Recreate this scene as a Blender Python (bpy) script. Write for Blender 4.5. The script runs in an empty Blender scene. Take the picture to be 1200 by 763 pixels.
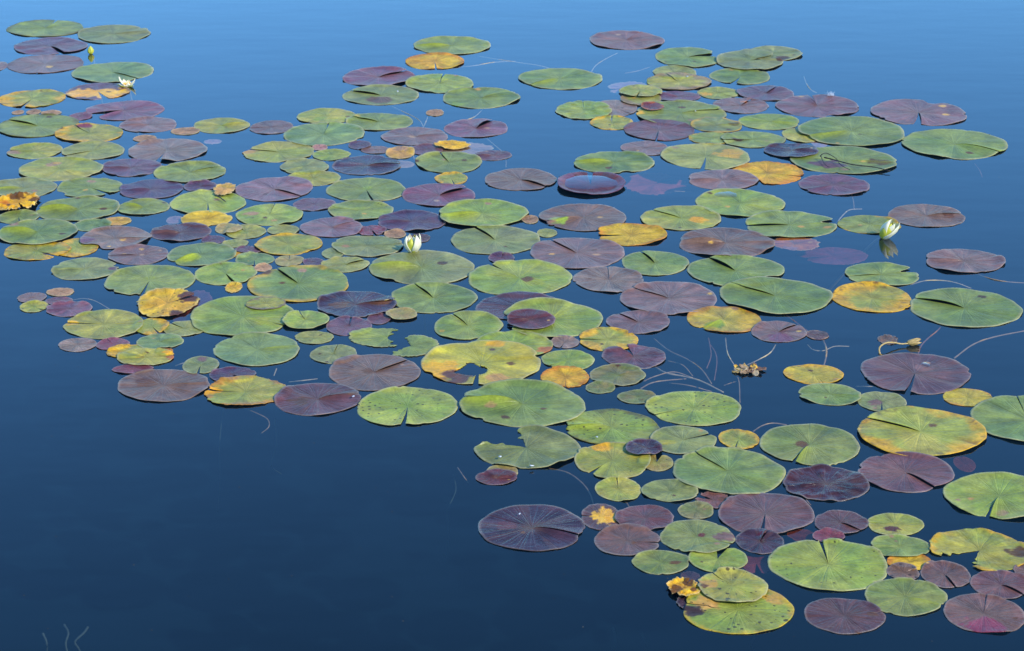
import bpy, math, random
import numpy as np
from mathutils import Vector, Matrix
from math import radians as R, sin, cos, tan, pi, atan, atan2, exp, sqrt

random.seed(7)
rng = np.random.default_rng(7)
S = bpy.context.scene
COL = S.collection

# ------------------------------------------------------------------ camera
F = 2715.0                 # focal length in pixels of a 1200 wide picture
PITCH = R(21.0)
CH = 1.8
cam = bpy.data.cameras.new('camera')
camo = bpy.data.objects.new('camera', cam)
COL.objects.link(camo)
camo.location = (0, 0, CH)
camo.rotation_euler = (R(90) - PITCH, 0, 0)
cam.sensor_width = 36.0
cam.lens = F / 1200.0 * 36.0
cam.clip_start = 0.05
cam.clip_end = 5000
cam.dof.use_dof = True
cam.dof.focus_distance = 4.7
cam.dof.aperture_fstop = 18
S.camera = camo


def ground(px, py, z=0.0):
    """point of the photograph -> point on the horizontal plane at height z"""
    dx = (px - 600.0) / F
    dy = -(py - 381.5) / F
    d = Vector((dx, cos(PITCH) + dy * sin(PITCH), -sin(PITCH) + dy * cos(PITCH)))
    t = (z - CH) / d.z
    return Vector((0, 0, CH)) + d * t


# ------------------------------------------------------------------ tunables
WATER_BUMP = .04
WATER_DENS = 1.5
WATER_TINT = (.25, .55, .70)
BED = (.017, .025, .024)
SUN = 3.0
SKY = .15
EXPO = .75
SKY_TINT = (.67, .98, 1.13)
MURK = (.0055, .022, .036)

# ------------------------------------------------------------------ helpers
def tag(o, label=None, cat=None, group=None, kind=None):
    if label: o['label'] = label
    if cat: o['category'] = cat
    if group: o['group'] = group
    if kind: o['kind'] = kind
    return o


def srgb(h):
    v = [int(h[i:i + 2], 16) / 255 for i in (0, 2, 4)]
    return np.array([c / 12.92 if c <= .04045 else ((c + .055) / 1.055) ** 2.4 for c in v])


def smooth(a, b, x):
    t = np.clip((x - a) / (b - a), 0, 1)
    return t * t * (3 - 2 * t)


class Noise2:
    """tileable value noise, numpy"""
    def __init__(self, seed):
        self.t = np.random.default_rng(seed).random((64, 64))

    def __call__(self, x, y):
        xi = np.floor(x).astype(int); yi = np.floor(y).astype(int)
        fx = x - xi; fy = y - yi
        fx = fx * fx * (3 - 2 * fx); fy = fy * fy * (3 - 2 * fy)
        t = self.t
        a = t[xi % 64, yi % 64]; b = t[(xi + 1) % 64, yi % 64]
        c = t[xi % 64, (yi + 1) % 64]; d = t[(xi + 1) % 64, (yi + 1) % 64]
        return (a * (1 - fx) + b * fx) * (1 - fy) + (c * (1 - fx) + d * fx) * fy

    def fbm(self, x, y):
        return (self(x, y) + .5 * self(x * 2.1 + 7, y * 2.1 + 3) + .25 * self(x * 4.3 + 1, y * 4.3 + 9)) / 1.75


NZ = Noise2(3)


def mesh_obj(name, verts, faces, mat, parent=None, smooth_shade=True):
    me = bpy.data.meshes.new(name)
    me.from_pydata([tuple(v) for v in verts], [], faces)
    if smooth_shade:
        me.polygons.foreach_set('use_smooth', [True] * len(me.polygons))
    if mat: me.materials.append(mat)
    me.update()
    o = bpy.data.objects.new(name, me)
    COL.objects.link(o)
    if parent: o.parent = parent
    return o


def empty(name, loc):
    o = bpy.data.objects.new(name, None)
    COL.objects.link(o)
    o.location = loc
    o.empty_display_size = .02
    return o


def catmull(pts, n=8):
    pts = [Vector(p) for p in pts]
    if len(pts) < 3:
        return [pts[0].lerp(pts[1], i / n) for i in range(n + 1)]
    P = [pts[0] * 2 - pts[1]] + pts + [pts[-1] * 2 - pts[-2]]
    out = []
    for i in range(1, len(P) - 2):
        a, b, c, d = P[i - 1:i + 3]
        for k in range(n):
            t = k / n
            out.append(.5 * ((2 * b) + (c - a) * t + (2 * a - 5 * b + 4 * c - d) * t * t + (3 * b - a - 3 * c + d) * t ** 3))
    out.append(P[-2])
    return out


def tube(name, pts, r0, r1, mat, parent=None, n=7, sub=8):
    pts = catmull(pts, sub)
    V = []; Fc = []
    m = len(pts)
    for i, p in enumerate(pts):
        d = (pts[min(i + 1, m - 1)] - pts[max(i - 1, 0)])
        if d.length < 1e-9: d = Vector((1, 0, 0))
        d.normalize()
        u = d.cross(Vector((0, 0, 1)))
        if u.length < 1e-3: u = d.cross(Vector((0, 1, 0)))
        u.normalize(); w = d.cross(u)
        t = i / (m - 1)
        r = (r0 * (1 - t) + r1 * t) * (1 + .12 * sin(i * 1.7))
        for k in range(n):
            a = 2 * pi * k / n
            V.append(p + u * (r * cos(a)) + w * (r * sin(a)))
    for i in range(m - 1):
        for k in range(n):
            Fc.append((i * n + k, i * n + (k + 1) % n, (i + 1) * n + (k + 1) % n, (i + 1) * n + k))
    Fc.append(tuple(range(n))[::-1]); Fc.append(tuple(range((m - 1) * n, m * n)))
    return mesh_obj(name, V, Fc, mat, parent)


# ------------------------------------------------------------------ materials
class NT:
    def __init__(self, name):
        self.m = bpy.data.materials.new(name)
        self.m.use_nodes = True
        self.t = self.m.node_tree
        self.t.nodes.clear()
        self.out = self.t.nodes.new('ShaderNodeOutputMaterial')

    def n(self, typ, **kw):
        nd = self.t.nodes.new('ShaderNode' + typ)
        for k, v in kw.items():
            if k.startswith('_'):
                setattr(nd, k[1:], v)
            else:
                nd.inputs[k.replace('__', ' ')].default_value = v
        return nd

    def l(self, a, b):
        self.t.links.new(a, b)

    def math(self, op, a, b=None, c=None):
        nd = self.n('Math', _operation=op)
        for i, v in enumerate((a, b, c)):
            if v is None: continue
            if isinstance(v, (int, float)): nd.inputs[i].default_value = v
            else: self.l(v, nd.inputs[i])
        return nd.outputs[0]

    def mix(self, fac, a, b, blend='MIX'):
        nd = self.n('MixRGB', _blend_type=blend)
        for i, v in ((0, fac), (1, a), (2, b)):
            if isinstance(v, (int, float)): nd.inputs[i].default_value = v
            elif isinstance(v, (tuple, list, np.ndarray)): nd.inputs[i].default_value = (*v[:3], 1)
            else: self.l(v, nd.inputs[i])
        return nd.outputs[0]


def leaf_material(name, rough, transl, veinamt, spec=.5, streak=.7, ridges=2.2):
    t = NT(name)
    col = t.n('Attribute', _attribute_name='pigment').outputs['Color']
    spot = t.n('Attribute', _attribute_name='speckle').outputs['Fac']
    uv = t.n('UVMap', _uv_map='polar')
    sep = t.n('SeparateXYZ'); t.l(uv.outputs[0], sep.inputs[0])
    u, r = sep.outputs[0], sep.outputs[1]
    oi = t.n('ObjectInfo')
    geo = t.n('TexCoord')
    # radial veins, forking half way out
    nz = t.n('TexNoise', Scale=14.0, Detail=2.0); t.l(geo.outputs['Object'], nz.inputs['Vector'])
    uu = t.math('ADD', u, t.math('MULTIPLY', t.math('SUBTRACT', nz.outputs[0], .5), .022))
    def veins(cnt):
        fr = t.math('FRACT', t.math('ADD', t.math('MULTIPLY', uu, cnt), .5))
        d = t.math('ABSOLUTE', t.math('SUBTRACT', fr, .5))          # 0 on the vein
        w = t.math('DIVIDE', .075, t.math('ADD', r, .22))
        return t.math('SUBTRACT', 1.0, t.math('MINIMUM', t.math('DIVIDE', d, w), 1.0))
    v1 = t.math('MULTIPLY', veins(17.0), t.math('SUBTRACT', 1.0, t.math('MULTIPLY', r, .75)))
    v2 = t.math('MULTIPLY', veins(39.0), t.math('MULTIPLY', t.math('MULTIPLY', r, t.math('SUBTRACT', 1.0, r)), 2.4))
    vein = t.math('MAXIMUM', v1, t.math('MULTIPLY', v2, .8))
    # blotchy tone
    n2 = t.n('TexNoise', Scale=26.0, Detail=5.0, Roughness=.62); t.l(geo.outputs['Object'], n2.inputs['Vector'])
    n3 = t.n('TexNoise', Scale=170.0, Detail=3.0, Roughness=.6); t.l(geo.outputs['Object'], n3.inputs['Vector'])
    tone = t.math('ADD', t.math('MULTIPLY', n2.outputs[0], 1.15), t.math('MULTIPLY', n3.outputs[0], .8))
    tone = t.math('ADD', tone, .025)
    tcol = t.n('CombineXYZ')
    for i in range(3): t.l(tone, tcol.inputs[i])
    c = t.mix(1.0, col, tcol.outputs[0], 'MULTIPLY')
    light = t.mix(1.0, c, (1.65, 1.55, 1.42), 'MULTIPLY')
    vf = t.math('MULTIPLY', vein, veinamt)
    c = t.mix(vf, c, light)
    sc = t.n('CombineXYZ'); t.l(t.math('MULTIPLY', uu, 34.0), sc.inputs[0]); t.l(t.math('MULTIPLY', r, 1.5), sc.inputs[1])
    t.l(t.math('MULTIPLY', oi.outputs['Random'], 50.0), sc.inputs[2])
    ns_ = t.n('TexNoise', Scale=1.0, Detail=3.0, Roughness=.6); t.l(sc.outputs[0], ns_.inputs['Vector'])
    stv = t.math('ADD', t.math('MULTIPLY', t.math('MULTIPLY', t.math('SUBTRACT', ns_.outputs[0], .5), streak), t.math('MINIMUM', t.math('MULTIPLY', r, 2.5), 1.0)), 1.0)
    stc = t.n('CombineXYZ')
    for i in range(3): t.l(stv, stc.inputs[i])
    c = t.mix(1.0, c, stc.outputs[0], 'MULTIPLY')
    # brown flecks, density from the speckle attribute
    vo = t.n('TexVoronoi', Scale=95.0, Randomness=1.0); t.l(geo.outputs['Object'], vo.inputs['Vector'])
    vs = t.n('SeparateColor'); t.l(vo.outputs['Color'], vs.inputs[0])
    sz = t.math('MULTIPLY', t.math('MULTIPLY', spot, vs.outputs[0]), .52)
    ns = t.n('TexNoise', Scale=420.0); t.l(geo.outputs['Object'], ns.inputs['Vector'])
    dd = t.math('ADD', vo.outputs['Distance'], t.math('MULTIPLY', t.math('SUBTRACT', ns.outputs[0], .5), .28))
    fl = t.math('GREATER_THAN', sz, t.math('ADD', dd, .02))
    c = t.mix(t.math('MULTIPLY', fl, .8), c, (.035, .018, .012))
    p = t.n('BsdfPrincipled', Roughness=rough)
    p.inputs['Specular IOR Level'].default_value = spec
    rr = t.math('ADD', rough - .1, t.math('MULTIPLY', n2.outputs[0], .22))
    t.l(rr, p.inputs['Roughness'])
    t.l(c, p.inputs['Base Color'])
    hgt = t.math('ADD', t.math('MULTIPLY', vein, -1.1), t.math('MULTIPLY', n3.outputs[0], .55))
    hgt = t.math('ADD', hgt, t.math('MULTIPLY', n2.outputs[0], 1.6))
    hgt = t.math('ADD', hgt, t.math('MULTIPLY', stv, ridges))
    b = t.n('Bump', Strength=.6, Distance=.0016); t.l(hgt, b.inputs['Height'])
    t.l(b.outputs[0], p.inputs['Normal'])
    tr = t.n('BsdfTranslucent'); t.l(t.mix(1.0, c, (1.3, 1.35, .7), 'MULTIPLY'), tr.inputs[0])
    mx = t.n('MixShader'); mx.inputs[0].default_value = transl
    t.l(p.outputs[0], mx.inputs[1]); t.l(tr.outputs[0], mx.inputs[2])
    t.l(mx.outputs[0], t.out.inputs[0])
    return t.m


def simple(name, col, rough=.5, var=.35, scale=60.0, transl=0.0, spec=.5, bump=.0006):
    t = NT(name)
    geo = t.n('TexCoord')
    n = t.n('TexNoise', Scale=scale, Detail=4.0); t.l(geo.outputs['Object'], n.inputs['Vector'])
    c0 = np.array(col)
    c = t.mix(n.outputs[0], c0 * (1 - var), c0 * (1 + var))
    p = t.n('BsdfPrincipled', Roughness=rough); p.inputs['Specular IOR Level'].default_value = spec
    t.l(c, p.inputs['Base Color'])
    b = t.n('Bump', Strength=.4, Distance=bump); t.l(n.outputs[0], b.inputs['Height']); t.l(b.outputs[0], p.inputs['Normal'])
    if transl:
        tr = t.n('BsdfTranslucent'); t.l(c, tr.inputs[0])
        mx = t.n('MixShader'); mx.inputs[0].default_value = transl
        t.l(p.outputs[0], mx.inputs[1]); t.l(tr.outputs[0], mx.inputs[2]); t.l(mx.outputs[0], t.out.inputs[0])
    else:
        t.l(p.outputs[0], t.out.inputs[0])
    return t.m


M_GREEN = leaf_material('leaf_green', .38, .22, .36, .46, .65, 2.4)
M_PURPLE = leaf_material('leaf_purple', .32, .06, .45, .40, .95, 2.4)
M_WET = leaf_material('leaf_wet', .24, .05, .5, .34, .8, 1.6)
M_DRY = leaf_material('leaf_decaying', .5, .12, .45, .2)
M_UNDER = simple('leaf_underside', (.13, .12, .05), .5, transl=.25)
M_STRAND = simple('stalk_skin', (.27, .17, .09), .5, .4, 80)
M_STRAND_PALE = simple('stalk_pale', (.38, .29, .17), .5, .3, 80)
M_STRAND_RED = simple('stalk_red', (.20, .085, .055), .5, .3, 80)
M_PETAL = simple('petal_white', (.88, .82, .58), .45, .08, 90, .25)
M_PETAL_IN = simple('stamen_yellow', (.75, .42, .05), .5, .2, 120)
M_SEPAL = simple('sepal_green', (.56, .53, .05), .42, .25, 70, .15)
M_TWIG = simple('twig_dark', (.028, .016, .012), .5, .4, 120)
M_FLUFF = simple('fluff_white', (.75, .76, .78), .8, .15, 200, .3)
M_CURL = simple('withered_stalk', (.42, .28, .09), .45, .4, 70, .1)


def water_material():
    t = NT('pond_water')
    geo = t.n('TexCoord')
    mp = t.n('Mapping'); mp.inputs['Scale'].default_value = (1.3, 3.2, 1); t.l(geo.outputs['Object'], mp.inputs[0])
    a = t.n('TexNoise', Scale=3.0, Detail=2.0, Roughness=.5); t.l(mp.outputs[0], a.inputs['Vector'])
    b = t.n('Bump', Strength=WATER_BUMP, Distance=.01); t.l(a.outputs[0], b.inputs['Height'])
    ge = t.n('NewGeometry'); dt = t.n('VectorMath', _operation='DOT_PRODUCT'); t.l(b.outputs[0], dt.inputs[0]); t.l(ge.outputs['Incoming'], dt.inputs[1])
    ca = t.math('ABSOLUTE', dt.outputs['Value'])
    fr = t.math('ADD', t.math('MULTIPLY', t.math('POWER', t.math('SUBTRACT', 1.0, ca), 5.0), .98), .02)      # Schlick, water
    gl = t.n('BsdfAnisotropic') if False else t.n('BsdfGlossy', Roughness=.0)
    gl.inputs[0].default_value = (1, 1, 1, 1)
    t.l(b.outputs[0], gl.inputs['Normal'])
    tr = t.n('BsdfTransparent')
    mx = t.n('MixShader'); # light mirrored off water is polarised: seen through a polarising filter it falls off faster than plain Fresnel
    fac = t.math('MINIMUM', t.math('MULTIPLY', t.math('POWER', fr, 1.14), 1.74), 1.0)
    mp2 = t.n('Mapping'); mp2.inputs['Scale'].default_value = (.8, .35, 1); t.l(geo.outputs['Object'], mp2.inputs[0])
    mn = t.n('TexNoise', Scale=1.6, Detail=4.0, Roughness=.6); t.l(mp2.outputs[0], mn.inputs['Vector'])
    mk = t.n('BsdfDiffuse'); t.l(t.mix(mn.outputs[0], np.array(MURK) * .45, np.array(MURK) * np.array([1.9, 1.65, 1.5])), mk.inputs[0])      # light scattered back by the cloudy water
    mm = t.n('MixShader'); mm.inputs[0].default_value = .22
    t.l(tr.outputs[0], mm.inputs[1]); t.l(mk.outputs[0], mm.inputs[2])
    t.l(fac, mx.inputs[0]); t.l(mm.outputs[0], mx.inputs[1]); t.l(gl.outputs[0], mx.inputs[2])
    t.l(mx.outputs[0], t.out.inputs[0])
    v = t.n('VolumeAbsorption', Density=WATER_DENS); v.inputs[0].default_value = (*WATER_TINT, 1)
    t.l(v.outputs[0], t.out.inputs['Volume'])
    return t.m


# ------------------------------------------------------------------ light
az, el = Vector((.74, -.67)), R(38)
az = az.normalized()
sd = Vector((az.x * cos(el), az.y * cos(el), sin(el)))
sun = bpy.data.lights.new('sun', 'SUN')
sun.energy = SUN; sun.angle = R(.6); sun.color = (1, .95, .87)
so = bpy.data.objects.new('sun', sun); COL.objects.link(so)
so.rotation_euler = sd.to_track_quat('Z', 'Y').to_euler()
so.location = sd * 20
W = bpy.data.worlds.new('World'); S.world = W
W.use_nodes = True
wt = W.node_tree
wt.nodes.clear()
wo = wt.nodes.new('ShaderNodeOutputWorld'); bg = wt.nodes.new('ShaderNodeBackground')
sk = wt.nodes.new('ShaderNodeTexSky'); sk.sky_type = 'NISHITA'; sk.sun_disc = False
sk.sun_elevation = el; sk.sun_rotation = atan2(az.x, az.y)
sk.air_density = 1.2; sk.dust_density = 0.0; sk.ozone_density = 8.0
tn = wt.nodes.new('ShaderNodeMixRGB'); tn.blend_type = 'MULTIPLY'; tn.inputs[0].default_value = 1; tn.inputs[2].default_value = (*SKY_TINT, 1)
wt.links.new(sk.outputs[0], tn.inputs[1]); wt.links.new(tn.outputs[0], bg.inputs[0]); bg.inputs[1].default_value = SKY
wt.links.new(bg.outputs[0], wo.inputs[0])
S.view_settings.view_transform = 'Standard'; S.view_settings.look = 'None'
S.view_settings.exposure = EXPO; S.view_settings.gamma = 1.0
S.render.engine = 'CYCLES'
S.cycles.transparent_max_bounces = 16
S.cycles.max_bounces = 6
S.cycles.use_denoising = True

# ------------------------------------------------------------------ water and bed
def box(name, x0, x1, y0, y1, z0, z1, mat):
    V = [(x, y, z) for z in (z0, z1) for y in (y0, y1) for x in (x0, x1)]
    Fc = [(0, 2, 3, 1), (4, 5, 7, 6), (0, 1, 5, 4), (2, 6, 7, 3), (0, 4, 6, 2), (1, 3, 7, 5)]
    return mesh_obj(name, V, Fc, mat, None, False)


M_WATER = water_material()
water = box('water', -300, 300, -100, 900, -1.2, 0, M_WATER)
tag(water, 'calm dark blue pond water mirroring a clear sky', 'water', kind='structure')
M_BED = simple('pond_mud', BED, .9, .75, 1.1, bump=.01)
n = 40
V = []; Fc = []
for j in range(n + 1):
    for i in range(n + 1):
        x = -300 + 600 * i / n; y = -100 + 1000 * j / n
        V.append((x, y, -.75 + .05 * sin(x * .7) * cos(y * .9)))
for j in range(n):
    for i in range(n):
        Fc.append((j * (n + 1) + i, j * (n + 1) + i + 1, (j + 1) * (n + 1) + i + 1, (j + 1) * (n + 1) + i))
bed = mesh_obj('pond_bed', V, Fc, M_BED)
tag(bed, 'dark mud of the pond bottom under the water', 'pond bed', kind='structure')

# ------------------------------------------------------------------ colours of the leaves
PAL = {
    'G': ('7c9156', '8b9a5f'), 'GS': ('6d8a55', '839860'), 'GS2': ('76855c', '86906a'), 'GS3': ('6f8450', '84905c'),
    'GG': ('7a8a68', '8b9274'), 'GG2': ('6f7d58', '857f66'), 'BG': ('6a8a6c', '7d9671'), 'LG': ('83a04a', '99a854'),
    'GY': ('8f9a62', '9fa26c'), 'YG': ('93a04c', 'a9a552'), 'YL': ('c9a530', 'd4b440'), 'YL2': ('b3a630', 'c2ac36'),
    'Y': ('e8a91c', 'efbb2a'), 'LY': ('a6a63a', 'bcb03c'), 'YO': ('d2b03a', 'd0a03a'), 'YO2': ('b4a43a', 'c8aa3c'), 'YT': ('cfa646', 'c89a60'), 'YT2': ('9c944e', 'a99058'),
    'O': ('cd7f34', 'b96a3a'), 'B': ('6a4426', '55341f'), 'R': ('7a2230', '5b1c2c'), 'R2': ('6e2634', '7a4452'), 'R3': ('5d2a36', '6a3142'),
    'T': ('b08a74', 'a0806e'), 'T2': ('9e9670', 'a58f72'), 'PK': ('b58a90', 'a87f86'),
    'P': ('74506e', '6a4a70'), 'P2': ('6e4860', '5c3d58'), 'PB': ('62426c', '503a6a'), 'PG': ('7d6480', '8a7088'), 'PP': ('85536f', '78507a'),
    'PP2': ('78426a', '6c4468'), 'PP3': ('75505f', '7d5a6e'), 'PP4': ('866676', '7a5c70'), 'PV': ('66485a', '70555f'), 'PV2': ('6c4a5a', '78565c'),
    'PV3': ('62464e', '5c4052'), 'PR': ('6e4654', '60404e'),
    'M': ('7e3558', '8c4668'), 'M2': ('643a60', '54346a'),
    'GP': ('7e6c76', '866f72'), 'GP2': ('82796f', '8a7c78'), 'GP3': ('775d62', '6c565c'), 'GP4': ('756355', '7b6a5e'), 'GP5': ('705c5a', '7a5f62'), 'GPV': ('6a5a6c', '74606c'),
    'BP': ('63434c', '553a48'), 'BP2': ('5e3c48', '6a4656'), 'BP3': ('7c5556', '86605e'),
    'DV': ('3c2a46', '4a3350'), 'DV2': ('43324e', '55425a'), 'DV3': ('45264a', '4d2a50'), 'DR': ('3c2432', '4a2a3c'),
}
PALL = {k: (srgb(a), srgb(b)) for k, (a, b) in PAL.items()}
PIG = {0: np.array([1.10, .95, .45]), 1: np.array([.95, .64, .46]), 2: np.array([1.0, .90, .66])}         # overall pigment strength


def pad_family(p):
    if p[0] in 'PM' and p != 'PK' or p in ('GP', 'GP2', 'GP3', 'GP4', 'GP5', 'GPV', 'BP', 'BP2', 'BP3', 'R', 'R2', 'R3'):
        return M_PURPLE
    if p in ('DV', 'DV2', 'DV3', 'DR'): return M_WET
    if p in ('Y', 'YO', 'YT', 'O', 'B', 'T', 'PK', 'YL'): return M_DRY
    return M_GREEN


def parse_opts(s):
    o = dict(z=0.0, f=0.0, s=0.0, c=0.0, rag=0.0, L=0.0, cup=0.0, e=None, p=[], b=[], h=[])
    for tk in s.split():
        if tk[0] == 'f': o['f'] = float(tk[1:])
        else:
            k, v = tk.split('=')
            if k == 'e':
                i = next(j for j, ch in enumerate(v) if ch == '.')
                o['e'] = (v[:i], float(v[i:]))
            elif k == 'p':
                a, r, z, c = v.split(','); o['p'].append((R(float(a)), float(r), float(z), c))
            elif k == 'h': o['h'].append(tuple(float(q) for q in v.split(',')))
            elif k == 'b':
                o['b'].append(tuple(float(q) for q in v.split(',')))
            else: o[k] = float(v)
    return o


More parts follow.
